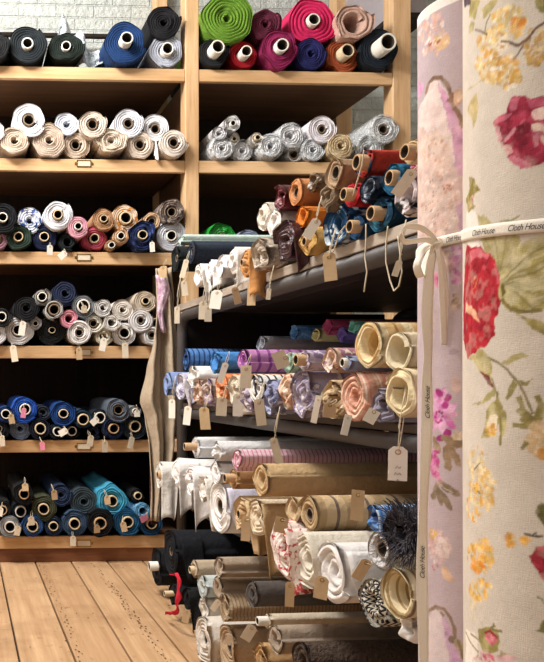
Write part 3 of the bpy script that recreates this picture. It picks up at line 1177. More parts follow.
W_, CR = '#ebe8e6', '#dfd2bd'
RACK = {
    'top': [
        (177, 254, 13, 4, '#151c1c', None, 'black green short roll', dict(X=.93, L=.9)),
        (190, 250, 12, 4, '#28303e', None, 'slate navy roll', dict(X=.97)),
        (181, 236, 6, 0, '#b6c8c0', None, 'thin pale mint roll', dict(X=.96)),
        (199, 272, 12, 4, '#e4e0da', None, 'off-white crumpled roll', dict(mess=0.12, drapes=[dict(y0=-.01, y1=0.081, h0=.1, h1=.05)])),
        (210, 268, 12, 4, '#ece9e6', None, 'white crumpled roll', dict(mess=0.15, drapes=[dict(y0=-.01, y1=0.095, h0=.08, h1=.03)])),
        (221, 262, 12, 3, '#efeceb', None, 'bright white roll', dict(mess=0.12)),
        (233, 257, 14, 4, '#e9e4df', None, 'soft white roll with hanging corner', dict(mess=0.12, drapes=[dict(y0=-.01, y1=0.081, h0=.11, h1=.06)])),
        (245, 256, 14, 4, '#c98e54', None, 'amber tan roll with hanging tongue', dict(mess=0.12, core='k', drapes=[dict(y0=-.01, y1=0.068, h0=.13, h1=.10)])),
        (262, 252, 17, 4, '#b9aa98', 'print', 'grey and cream lace roll', dict(c2='#8a7a6c', c3='#ddd3c6', mess=0.21)),
        (286, 246, 20, 4, '#4a2c30', 'satin', 'brown plum satin roll', dict(mess=0.22, wob=.2, drapes=[dict(y0=-.01, y1=0.068, h0=.09, h1=.06)])),
        (308, 239, 14, 5, '#c9a05e', None, 'mustard roll with pleated end', dict(mess=0.15, core='k')),
        (334, 229, 22, 6, '#1d4468', 'print', 'blue and white flower print roll', dict(c2='#c3d0d8', c3='#173450', mess=0.12, wob=.2, s=1.6)),
        (357, 223, 13, 7, '#22476c', None, 'blue roll, kraft core', dict(core='k', pe=.02)),
        (378, 215, 19, 8, '#143a52', 'print', 'teal and navy roll, open kraft core', dict(c2='#0e2434', c3='#2c6880', core='k', pe=.02, s=1.5)),
        (409, 204, 20, 6, '#b9aaa9', 'print', 'black and lilac graphic print roll', dict(c2='#17151a', c3='#e2d9d6', mess=0.12, s=1.5)),
        (262, 212, 14, 5, '#d6cdbf', None, 'greyish cream roll', dict(mess=0.09, wob=.2)),
        (274, 217, 13, 4, '#e8e2dc', None, 'white roll', dict(mess=0.12)),
        (282, 194, 13, 4, '#6e2a34', 'satin', 'maroon satin roll', dict(mess=0.15, wob=.2)),
        (295, 188, 13, 6, '#c98a5a', None, 'tan roll with layered end', dict(wob=.05, pitch=.006)),
        (303, 211, 12, 5, '#d07a2c', None, 'bright orange roll', dict(wob=.1)),
        (313, 178, 11, 5, '#6b5238', 'satin', 'brown satin roll', dict(mess=0.12)),
        (333, 170, 16, 8, '#a98d6f', None, 'taupe roll with gaping end', dict(wob=.15, crush=.06)),
        (327, 199, 15, 4, '#7d6a56', None, 'greyish brown roll', dict(mess=0.18, wob=.2)),
        (351, 189, 13, 7, '#b01f2a', None, 'scarlet roll, kraft core', dict(core='k', pe=.02)),
        (369, 190, 14, 4, '#182a44', 'satin', 'dark navy roll', dict(mess=0.12)),
        (364, 157, 15, 8, '#1b3046', 'stripe', 'navy and red striped roll, kraft core', dict(c2='#b1372a', c3='#e2c79c', core='k', pe=.02, s=5)),
        (393, 172, 17, 8, '#17597a', None, 'teal blue roll, kraft core', dict(core='k', pe=.01)),
        (413, 146, 13, 10, '#c9ad80', None, 'kraft tube roll with thin cloth', dict(core='k', pe=.02)),
        (412, 167, 9, 3, '#d98099', None, 'small rose pink roll', dict(mess=0.12)),
    ],
    'middle': [
        (167, 380, 11, 4, '#8296c2', None, 'periwinkle blue roll', dict(X=.88, mess=0.06)),
        (181, 382, 13, 4, '#b9b6c8', 'print', 'white and lilac crumpled roll', dict(c2='#d9d4dc', c3='#9a94b4', mess=0.21, drapes=[dict(y0=-.01, y1=0.068, h0=.09, h1=.05)])),
        (194, 378, 11, 3, '#e9e6e2', None, 'white balled roll', dict(mess=0.18)),
        (197, 392, 12, 3, '#c4a692', 'print', 'beige and rust floral roll', dict(c2='#9a6a50', c3='#e0cfc0', mess=0.18)),
        (208, 391, 13, 4, '#bfa99e', 'print', 'mauve and beige floral roll', dict(c2='#8b7894', c3='#dccbbd', mess=0.18)),
        (221, 383, 14, 4, '#d58354', 'print', 'orange floral roll', dict(c2='#e7b48c', c3='#c4643a', mess=0.18)),
        (235, 385, 14, 4, '#d3c6b2', None, 'ecru roll with loose flap', dict(mess=0.18, drapes=[dict(y0=-.01, y1=0.081, h0=.1, h1=.06)])),
        (246, 393, 13, 4, '#b7a9b8', 'print', 'lilac floral roll', dict(c2='#857794', c3='#dbcfd4', mess=0.18)),
        (257, 383, 15, 4, '#e2e0dc', 'pin', 'black and white striped roll', dict(c2='#37373c', mess=0.12)),
        (270, 388, 17, 4, '#8b90b0', 'toile', 'blue-grey floral roll', dict(c2='#5e6486', c3='#c3bfcb', mess=0.18)),
        (286, 386, 18, 4, '#dfc3ab', 'print', 'peach floral roll', dict(c2='#b98062', c3='#efe0cf', mess=0.21)),
        (304, 395, 22, 5, '#a79cae', 'toile', 'grey-lilac floral roll with folded end', dict(c2='#7d7390', c3='#d9cfd0', mess=0.18, wob=.2)),
        (330, 392, 19, 5, '#cbb08c', 'print', 'tan botanical roll, crumpled end', dict(c2='#8d744f', c3='#e7dac0', mess=0.21, wob=.2)),
        (354, 393, 23, 5, '#e6bfa6', 'check', 'peach checked roll', dict(c2='#cf8f7a', c3='#f3e2cc', s=.75, mess=0.06, drapes=[dict(y0=-.015, y1=.28, h0=.03, h1=.03, a=1.0)])),
        (381, 400, 18, 4, '#8a8390', None, 'slate lilac crumpled roll', dict(mess=0.22, wob=.25)),
        (409, 387, 27, 13, '#e2d0a8', None, 'butter cream layered roll', dict(core='', X=.80, pitch=.009, wob=.2, mess=0.09, pat_=0)),
        (185, 357, 12, 3, '#4f7cb9', 'pin', 'blue pinstriped roll', dict(c2='#27416e', X=.93)),
        (215, 358, 12, 4, '#4a86c6', None, 'sky blue roll', dict(mess=0.12)),
        (262, 340, 9, 3, '#8c8c90', None, 'grey roll', dict(X=1.05)),
        (243, 356, 13, 4, '#c285b8', 'pin', 'violet striped roll', dict(c2='#8f4f94', s=1.6, wob=.1)),
        (287, 357, 12, 5, '#a9bfab', 'pin', 'mint striped roll', dict(c2='#7d9a86', wob=.1)),
        (303, 355, 12, 6, '#b9a9ba', 'print', 'lavender floral roll, kraft core', dict(c2='#8a7a9c', c3='#d7c9d0', core='k', pe=.02)),
        (329, 354, 14, 5, '#d7b7a0', 'print', 'pink-beige floral roll', dict(c2='#a9788a', c3='#ecdccb', wob=.2)),
        (347, 357, 9, 5, '#9aa4c4', None, 'small pale blue roll', dict(core='w')),
        (368, 338, 25, 15, '#d5b27c', 'stripe', 'gold and cream striped roll', dict(core='', c2='#e6d2a8', c3='#b98e50', pitch=.008, wob=.15, s=1.0)),
        (397, 344, 23, 14, '#ded0b0', None, 'parchment cream roll', dict(core='', X=.82, pitch=.009, wob=.14)),
        (292, 328, 9, 4, '#5b92c8', 'satin', 'bright blue roll at the back', dict(X=1.14, L=.6, mess=0.12)),
        (316, 331, 8, 3, '#cfc98a', None, 'pale yellow roll at the back', dict(X=1.14, L=.6, mess=0.12)),
        (326, 322, 9, 4, '#b24a6c', None, 'raspberry roll at the back', dict(X=1.14, L=.6, mess=0.12)),
        (341, 330, 9, 3, '#6a5596', None, 'purple roll at the back', dict(X=1.14, L=.6, mess=0.12)),
        (352, 322, 8, 3, '#6fae9a', None, 'sea green roll at the back', dict(X=1.14, L=.6, mess=0.12)),
    ],
    'third': [
        (160, 472, 14, 4, '#e3dfd8', None, 'white roll at the far end', dict(X=.86, mess=0.09, core='k', drapes=[dict(y0=-.01, y1=0.068, h0=.2, h1=.16)])),
        (176, 470, 16, 4, '#ebe8e4', None, 'white frilled roll', dict(X=.86, mess=0.21, drapes=[dict(y0=-.01, y1=0.081, h0=.16, h1=.12)])),
        (190, 478, 16, 4, '#eeebea', None, 'bright white tattered roll', dict(mess=0.21, drapes=[dict(y0=-.01, y1=0.095, h0=.15, h1=.10)])),
        (203, 485, 15, 4, '#e6e1d8', None, 'ivory tattered roll', dict(mess=0.21, drapes=[dict(y0=-.01, y1=.08, h0=.13, h1=.1)])),
        (219, 508, 28, 8, '#eeebe8', None, 'tall white roll', dict(wob=.15, mess=0.09, drapes=[dict(y0=.0, y1=.14, h0=.06, h1=.1, col='#d4d2e4')])),
        (242, 510, 20, 5, '#d2b68e', None, 'straw yellow roll, crumpled end', dict(mess=0.18, core='k', drapes=[dict(y0=-.01, y1=0.095, h0=.12, h1=.08)])),
        (258, 512, 20, 4, '#d9c7ab', None, 'cream linen roll with long flap', dict(mess=0.18, drapes=[dict(y0=-.01, y1=.09, h0=.17, h1=.14, col='#c4a67a')])),
        (284, 556, 30, 6, '#ead9d0', 'toile', 'white and red toile print roll', dict(c2='#bf4a48', c3='#f0e6de', mess=0.18, drapes=[dict(y0=-.02, y1=.08, h0=.12, h1=.07)])),
        (303, 562, 30, 6, '#dcd3c2', None, 'natural canvas roll with hanging end', dict(mess=0.12, drapes=[dict(y0=-.02, y1=.14, h0=.08, h1=.06, a=1.2)])),
        (333, 568, 33, 6, '#e9e4e0', None, 'thick soft white spiral roll', dict(pitch=.014, wob=.1, mess=0.07, drapes=[dict(y0=.0, y1=.2, h0=.03, h1=.1)])),
        (374, 590, 26, 7, '#cfc8b8', 'zig', 'black and cream zigzag knit roll', dict(c2='#26242a', wob=.2, mess=0.06)),
        (396, 590, 28, 16, '#dccba6', 'pin', 'ribbed straw-coloured roll', dict(core='', X=.80, c2='#a58d62', wob=.1, s=.8)),
        (413, 610, 18, 5, '#e6e0d8', None, 'white crumpled roll beside the bolts', dict(mess=0.18)),
        (195, 443, 12, 4, '#dcdcde', None, 'greyish white roll', dict(core='k', pe=.04)),
        (214, 448, 12, 3, '#d6d6d6', None, 'crinkled pale grey roll', dict(mess=0.18)),
        (237, 455, 12, 3, '#e6c3cc', 'pin', 'pink pinstriped roll', dict(c2='#c9849a', s=.6)),
        (216, 468, 13, 4, '#efeeed', None, 'plain white roll', dict(wob=.05)),
        (234, 474, 12, 5, '#b28a60', None, 'kraft-coloured linen roll', dict(core='k', pe=.03)),
        (262, 474, 19, 6, '#c4a67c', None, 'sand linen roll', dict(mess=0.09, wob=.15)),
        (292, 504, 16, 6, '#c9ae88', 'stripe', 'flax roll with red edge stripe', dict(c2='#c9ae88', c3='#a84038', wob=.06, s=2)),
        (308, 509, 20, 7, '#cfb48c', 'stripe', 'flax roll with grey stripes', dict(c2='#b89b74', c3='#7c6c62', wob=.08, s=1.3)),
        (299, 482, 10, 3, '#a98f74', 'stripe', 'brown striped roll', dict(c2='#8c765f', c3='#d9c6a8', X=1.0)),
        (374, 514, 15, 4, '#3f74b8', 'check', 'blue and white checked roll', dict(c2='#7fa3d2', c3='#dfe6ee', mess=0.15, s=.5, X=.86, drapes=[dict(y0=-.01, y1=.12, h0=.09, h1=.04)])),
        (379, 543, 22, 10, '#e6e3e2', 'fuzzy', 'fleecy white roll, wide core', dict(core='d', pe=-.006, wob=.06)),
        (402, 527, 27, 6, '#3d3b42', 'fuzzy', 'charcoal fringed boucle roll', dict(wob=.1, mess=0.06, X=.80, fringe=1)),
    ],
    'floor': [
        (156, 563, 20, 5, '#15161a', None, 'black roll with white core', dict(X=.82, core='w', pe=.03, mess=0.06)),
        (170, 548, 24, 5, '#14161c', None, 'big black blue roll', dict(X=.80, mess=0.05, drapes=[dict(y0=.02, y1=.1, h0=.1, h1=.05)])),
        (172, 590, 12, 3, '#16171a', None, 'black roll with cream end', dict(core='c', pe=.03)),
        (187, 594, 13, 3, '#181a1c', None, 'black roll with long hanging end', dict(drapes=[dict(y0=-.01, y1=0.068, h0=.10, h1=.11)])),
        (193, 566, 10, 4, '#b9a78f', None, 'beige roll', dict(core='c')),
        (203, 582, 13, 4, '#bcc3c0', None, 'pale grey-green roll', dict(mess=0.06)),
        (203, 605, 14, 4, '#d9d2c6', None, 'off-white crinkled roll', dict(mess=0.18)),
        (219, 562, 12, 4, '#a79683', None, 'taupe linen roll', dict(wob=.12)),
        (217, 583, 14, 5, '#a08d78', None, 'brown linen roll', dict(wob=.1)),
        (225, 603, 15, 5, '#b49d80', 'pin', 'tan knitted roll', dict(c2='#8d785f', s=.5, mess=0.09)),
        (252, 590, 15, 4, '#57504c', None, 'dark grey spiral roll', dict(pitch=.009, wob=.05)),
        (207, 634, 24, 6, '#d5ccc0', None, 'natural white net-wrapped roll', dict(mess=0.18, X=.78)),
        (226, 641, 24, 6, '#b59a7c', None, 'rough beige roll', dict(mess=0.15)),
        (268, 616, 8, 5, '#d0c2ab', None, 'thin cream-cored roll', dict(core='w', pe=.03)),
        (274, 633, 17, 6, '#a39280', None, 'mid taupe linen roll', dict(wob=.1)),
        (262, 655, 17, 5, '#b49064', None, 'kraft-brown roll', dict(mess=0.09)),
        (303, 655, 22, 6, '#57483e', 'fuzzy', 'dark brown tweed roll', dict(wob=.08)),
    ],
}
DBG = False
SOFT = {'top': 0.82, 'middle': 0.8, 'third': 0.8, 'floor': 0.82}
XFACE = {'top': 0.945, 'middle': 0.885, 'third': 0.83, 'floor': 0.80}
TNAME = {'top': 'top rack shelf', 'middle': 'middle rack shelf', 'third': 'third rack shelf', 'floor': 'rack floor level'}
RACKPOS = {}
for tn, rolls in RACK.items():
    z0 = TIER[tn]
    items = []
    for q, (px, py, R, rc, colr, pat, words, op) in enumerate(rolls):
        X = op.get('X', XFACE[tn] + ((q * 29) % 7 - 3) * 0.006)
        p = at_x(px, py, X)
        if (tn == 'middle' and q < 15) or tn == 'top':
            R *= 1.15 if tn == 'middle' else 1.1
        k_ = F_PX / depth(p)
        items.append(dict(x=p.y, z=p.z, r=R / k_ * 0.98, X=X, q=q, rc=rc / k_, k=k_, Y0=p.y, Z0=p.z, R0=R / k_))
    settle(items, z0, 1.325, RY1 - (0.005 if tn == 'top' else 0.055), 260, 0.0001, SOFT[tn])
    if DBG:
        print(tn, [(round((it['x'] - it['Y0']) * it['k']), round((it['z'] - it['Z0']) * it['k']), round(it['r'] / it['R0'], 2)) for it in items])
    rows = {'lower': [], 'upper': []}
    for it in items:
        rows['lower' if it['z'] - it['r'] < z0 + 0.02 else 'upper'].append(it)
    for rn, lst in rows.items():
        lst.sort(key=lambda a: -a['x'])
        for n_, it in enumerate(lst):
            it['lab'] = f"{ordinal(n_)} from far end, {rn} row, {TNAME[tn]}"
    for it in items:
        px, py, R, rc, colr, pat, words, op = rolls[it['q']]
        op = dict(op)
        op.pop('X', None); op.pop('pat_', None)
        L = op.pop('L', 1.0)
        rid += 1
        L = min(L, RX1 - 0.01 - it['X'])
        yaw = math.radians(2) * max(0, min(1, (RY1 - 0.06 - it['r'] - it['x']) / 0.5))
        fringe = op.pop('fringe', 0)
        op['drapes'] = tuple(op.get('drapes', ()))
        o = make_roll((it['X'], it['x'], it['z']), it['r'], min(it['rc'], it['r'] * 0.6), L, colr, f"{words}, {it['lab']}",
                      f'fabric rolls on the {TNAME[tn]}', -PI / 2 + yaw, rid, pat, **op)
        RACKPOS[(tn, it['q'])] = (it, o, words)
        if fringe:
            g = Geo()
            fr = random.Random(77)
            for _ in range(420):
                a = fr.uniform(0, 2 * PI)
                r0 = it['r'] * (fr.uniform(.35, 1.0) if fr.random() < .5 else .99)
                y0 = fr.uniform(-.004, .02) if r0 < it['r'] * .95 else fr.uniform(0, .16)
                p0 = Vector((r0 * math.cos(a), y0, r0 * math.sin(a)))
                d = Vector((math.cos(a), -fr.uniform(.2, 1.2), math.sin(a))).normalized() * fr.uniform(.012, .026)
                d += Vector((fr.uniform(-.01, .01), fr.uniform(-.008, .004), fr.uniform(-.01, .008)))
                g.tube([p0, p0 + d * .5 + Vector((0, 0, .003)), p0 + d], [.0011, .001, .0005], 4, False)
            fo = obj('fringe', g.mesh(True), fabric('#4a4850', None, '#8a8890'), o)
            fo['kind'] = 'stuff'

# tags along the rack: px, py of the eyelet, w, h px, card, tier, words, X, lift of the string px, turn
TAGS = [
    (208, 308, 8, 17, M_BUFF, 'buff tag under the white crumpled roll of the top shelf', .96, 22, 0),
    (217, 293, 13, 20, M_PAPER, 'wide white tag under the top shelf rail', .95, 16, .15),
    (235, 290, 8, 18, M_KRAFT, 'leaning kraft tag under the soft white roll', .95, 20, -.25),
    (252, 286, 10, 24, M_KRAFT, 'broad kraft tag below the grey lace roll', .95, 16, .05),
    (203, 304, 9, 19, M_BUFF, 'buff tag close to the pipe elbow', .95, 22, .03),
    (177, 309, 6, 18, M_BUFF, 'narrow buff tag in front of the pipe elbow', .93, 30, 0),
    (163, 268, 13, 9, M_KRAFT, 'kraft tag at the top of the beige drape', .90, 6, .1),
    (186, 262, 6, 20, M_BUFF, 'buff tag hanging at the end of the slate navy roll', .93, 8, .25),
    (184, 283, 7, 16, M_BUFF, 'buff tag below the slate navy roll', .93, 16, -.1),
    (329, 257, 14, 30, M_KRAFT, 'big kraft tag under the blue flower print roll', .93, 24, -.08),
    (316, 222, 11, 22, M_PAPER, 'white tag leaning on the mustard roll', .92, 22, .55),
    (399, 263, 7, 17, M_BUFF, 'narrow buff tag on a long string by the ribbon bow', .93, 40, .3),
    (411, 174, 13, 30, M_BUFF, 'big buff tag leaning over the graphic print roll', .90, 4, .6),
    (172, 402, 8, 20, M_PAPER, 'white tag under the periwinkle blue roll', .875, 26, 0),
    (188, 409, 9, 20, M_PAPER, 'white tag under the lilac crumpled roll', .875, 18, .12),
    (204, 410, 12, 24, M_KRAFT, 'kraft tag under the beige floral roll', .875, 14, -.05),
    (222, 400, 12, 20, M_BUFF, 'buff tag under the orange floral roll', .87, 14, .06),
    (225, 366, 7, 22, M_PAPER, 'slim white tag leaning across the sky blue roll', .87, 14, .3),
    (238, 397, 11, 24, M_PAPER, 'white tag under the ecru roll', .87, 16, .02),
    (259, 403, 11, 28, M_BUFF, 'buff tag under the striped black and white roll', .87, 22, -.12),
    (246, 369, 12, 24, M_BUFF, 'buff tag in front of the violet striped roll', .86, 14, .02),
    (285, 358, 20, 14, M_BUFF, 'tilted buff tag beside the mint striped roll', .86, 5, 1.2),
    (318, 400, 7, 30, M_PAPER, 'white paper strip under the tan botanical roll', .87, 0, .22),
    (348, 418, 8, 22, M_PAPER, 'white paper strip under the peach checked roll', .86, 0, .22),
    (374, 412, 13, 15, M_PAPER, 'torn white paper under the slate lilac roll', .86, 0, .5),
    (330, 405, 14, 16, M_KRAFT, 'kraft card on the tan botanical roll', .875, 6, .1),
    (274, 442, 9, 28, M_BUFF, 'buff tag on a long string over the sand linen roll', .80, 36, -.25),
    (398, 452, 20, 36, M_PAPER, 'large white tag with clipped corners before the charcoal roll', .82, 66, .02),
    (358, 495, 14, 32, M_KRAFT, 'kraft card between the striped and blue checked rolls', .83, 3, .05),
    (322, 580, 15, 24, M_KRAFT, 'kraft card beside the thick white spiral roll', .81, 3, .1),
    (366, 563, 13, 24, M_KRAFT, 'kraft card between the white spiral and fleecy rolls', .80, 3, .5),
    (282, 520, 18, 13, M_KRAFT, 'kraft card on the flax striped rolls', .815, 3, .2),
    (246, 520, 10, 26, M_KRAFT, 'kraft card under the straw yellow roll', .80, 4, .03),
    (290, 586, 10, 26, M_KRAFT, 'kraft card under the red toile roll', .80, 4, .03),
    (187, 612, 8, 14, M_KRAFT, 'kraft card before the black roll with hanging end', .775, 4, .2),
    (252, 628, 12, 18, M_BUFF, 'buff card on the rough beige roll', .78, 3, .5),
    (218, 602, 7, 14, M_BUFF, 'buff card on the tan knitted roll', .785, 3, .6),
    (230, 636, 7, 12, M_BUFF, 'small buff card on the rough beige roll end', .775, 3, .3),
    (269, 290, 5, 12, M_BUFF, 'small buff tag below the plum satin roll', .95, 22, .1),
]
for i, (px, py, w, h, mt, words, X, lift, turn) in enumerate(TAGS):
    p = at_x(px, py, X - 0.02)
    k_ = F_PX / depth(p)
    q = at_x(px, py - max(lift, 2), X + 0.0)
    flat_ = w > h
    w, h = w * .86, h * .95
    ww, hh = (h / k_, w / k_) if flat_ and turn < 1 else (w / k_, h / k_)
    rr = random.Random(900 + i)
    # cards hang roughly square to the aisle and twist on their strings
    make_tag(p, ww, hh, mt, words, 'tags on the rack', (p.x + 0.015, p.y, q.z) if lift else None, -0.45 + rr.uniform(-.3, .3), turn, rr.uniform(-.05, .08),
             words.startswith('large white'), 'clip' if 'strip' not in words and 'torn' not in words else 'sq', i, 0.03 if lift > 20 else 0)

# loops of string hanging from the top shelf
for pts, words in (([(345, 226), (340, 232), (334, 250), (328, 263)], 'loose string hanging over the blue flower print roll'),
                   ([(366, 224), (366, 240), (365, 258), (367, 272), (364, 292)], 'long loose string hanging below the teal roll'),
                   ([(388, 226), (386, 244), (386, 262), (390, 280), (394, 291), (399, 286), (402, 272), (400, 252), (398, 236)], 'looped string hanging below the graphic print roll'),
                   ([(364, 150), (362, 165), (357, 182), (353, 196)], 'pale string tied round the striped roll'),
                   ):
    g = Geo()
    P = [at_x(a, b, .918) for a, b in pts]
    Q = []
    for i in range(len(P) - 1):
        for s_ in range(4):
            Q.append(P[i].lerp(P[i + 1], s_ / 4))
    Q.append(P[-1])
    c = Q[0].copy()
    g.tube([v - c for v in Q], 0.0016, 6)
    o = obj('string', g.mesh(True), M_STRING, None, c)
    tag(o, words, 'string')
# string that carries the large white tag hangs with it; red strap by the floor rolls
g = Geo()
rows = []
P = [at_x(a, b, .765) for a, b in ((172, 575), (177, 574), (179, 584), (178, 600), (176, 612), (170, 613), (166, 614))]
P2 = [at_x(a, b, .765) for a, b in ((171, 578), (168, 588), (171, 600), (175, 608))]
c = P[0].copy()


def smooth_path(P, n=5):
    out = []
    for i in range(len(P) - 1):
        p0, p1, p2, p3 = P[max(i - 1, 0)], P[i], P[i + 1], P[min(i + 2, len(P) - 1)]
        for s_ in range(n):
            t = s_ / n
            out.append(0.5 * ((2 * p1) + (p2 - p0) * t + (2 * p0 - 5 * p1 + 4 * p2 - p3) * t * t + (3 * p1 - p0 - 3 * p2 + p3) * t ** 3))
    out.append(P[-1])
    return out


g_rows = []
for i, v in enumerate(smooth_path(P, 7)):
    a = 0.9 * math.sin(i * 0.33)
    wv = Vector((math.cos(a) * .35, -math.cos(a) * .9, math.sin(a) * .4)) * (0.013 + 0.004 * math.sin(i * .7))
    g_rows.append([v - c + wv * k_ + Vector((0.003 * math.sin(i * .9 + k_ * 3), 0, 0)) for k_ in (-1, -.5, 0, .5, 1)])
o = obj('strap', sheet(g_rows, 0.003), fabric('#c9283c'), None, c)
tag(o, 'bright red cloth strap looped beside the black rolls on the floor', 'strap')

# tall beige length of cloth at the far end of the rack
xa, ya = at_y(162, 400, RY1 + .07).x, RY1 + .08


def lerp_tab(tab, y):
    for (y0, a), (y1, b_) in zip(tab, tab[1:]):
        if y <= y1:
            q_ = (y - y0) / (y1 - y0)
            q_ = q_ * q_ * (3 - 2 * q_)
            return a + (b_ - a) * q_
    return tab[-1][1]


LFT = [(266, 157), (300, 156), (340, 152), (372, 147), (402, 142), (418, 147), (445, 150), (490, 151), (522, 150)]
RGT = [(266, 169), (300, 174), (340, 177), (400, 178), (440, 172), (480, 166), (522, 159)]
rows = []
for i in range(44):
    q = i / 43
    py = 268 + q * (520 - 268)
    lft, rgt = lerp_tab(LFT, py), lerp_tab(RGT, py)
    row = []
    for j in range(33):
        u = j / 32
        p = at_y(lft + (rgt - lft) * u, py, RY1 + .07)
        row.append((p.x, RY1 + .07 + 0.034 * math.sin(u * 10 - 7.5 * q) + 0.016 * math.sin(u * 21 - 12 * q + 1) - 0.02 * u, p.z))
    rows.append(row)
c = Vector((xa, ya, rows[-1][0][2]))
t = thing('hanging_cloth', 'tall beige length of cloth hanging in folds at the far end of the rack', 'cloth', c)
me = sheet(rows, 0.004)
me.transform(Matrix.Translation(-c))
obj('cloth', me, fabric('#b5a48e'), t)
# lilac selvage twisted at its top and a brown lining strip at its foot
g_rows = []
for i in range(16):
    q = i / 15
    p = at_y(156 + 5 * q + 1.5 * math.sin(q * 7), 276 + 56 * q, RY1 + .02)
    wd = 0.055 * (0.75 + 0.35 * math.sin(PI * min(1, q * 1.6))) * (1 - .55 * q)
    g_rows.append([(p.x + wd * (0.5 - 0.5 * math.cos(PI * j / 9)), RY1 + .03 - 0.03 * math.sin(PI * j / 9) * (1 - .5 * q) + 0.006 * math.sin(j * 2.1 + q * 9), p.z + .006 * math.sin(j * 1.3)) for j in range(10)])
me = sheet(g_rows, 0.003); me.transform(Matrix.Translation(-c))
o = obj('lilac_end', me, fabric('#d8bccb', 'print', '#c79dbb', '#e6d6da'), t)
o['label'] = 'lilac printed top end'
g_rows = []
for i in range(10):
    q = i / 9
    g_rows.append([(at_y(151 + j * 1.6, 450 + 75 * q, RY1 + .1).x, RY1 + .115 + 0.008 * math.sin(j + q * 4), at_y(151, 450 + 75 * q, RY1 + .1).z) for j in range(6)])
me = sheet(g_rows, 0.003); me.transform(Matrix.Translation(-c))
o = obj('brown_edge', me, fabric('#4a2a22'), t)
o['label'] = 'dark brown lower edge'

# ------------------------------------------------------------------ two upright bolts of printed cloth
def tangent_center(px_left, cy, R):
    be = math.atan((px_left - PX0) / F_PX) + PSI
    t = (cy + R * math.sin(be)) / math.cos(be)
    return Vector((t * math.sin(be) + R * math.cos(be), cy, 0))


R_L, R_C = 0.095, 0.155
C_L = tangent_center(417, 1.20, R_L)
C_C = tangent_center(462, 0.95, R_C)
nprng = np.random.default_rng(7)


def vnoise(h, w, cell, oct_=3):
    out = np.zeros((h, w)); amp = 1; tot = 0
    for o in range(oct_):
        c = max(2, cell / 2 ** o)
        gh, gw = int(h / c) + 3, int(w / c) + 3
        gr = nprng.random((gh, gw))
        y = np.arange(h) / c; x = np.arange(w) / c
        yi, xi = y.astype(int), x.astype(int)
        fy, fx = (y - yi)[:, None], (x - xi)[None, :]
        fy = fy * fy * (3 - 2 * fy); fx = fx * fx * (3 - 2 * fx)
        a = gr[yi][:, xi] * (1 - fx) + gr[yi][:, xi + 1] * fx
        b = gr[yi + 1][:, xi] * (1 - fx) + gr[yi + 1][:, xi + 1] * fx
        out += amp * (a * (1 - fy) + b * fy); tot += amp; amp *= 0.5
    return out / tot


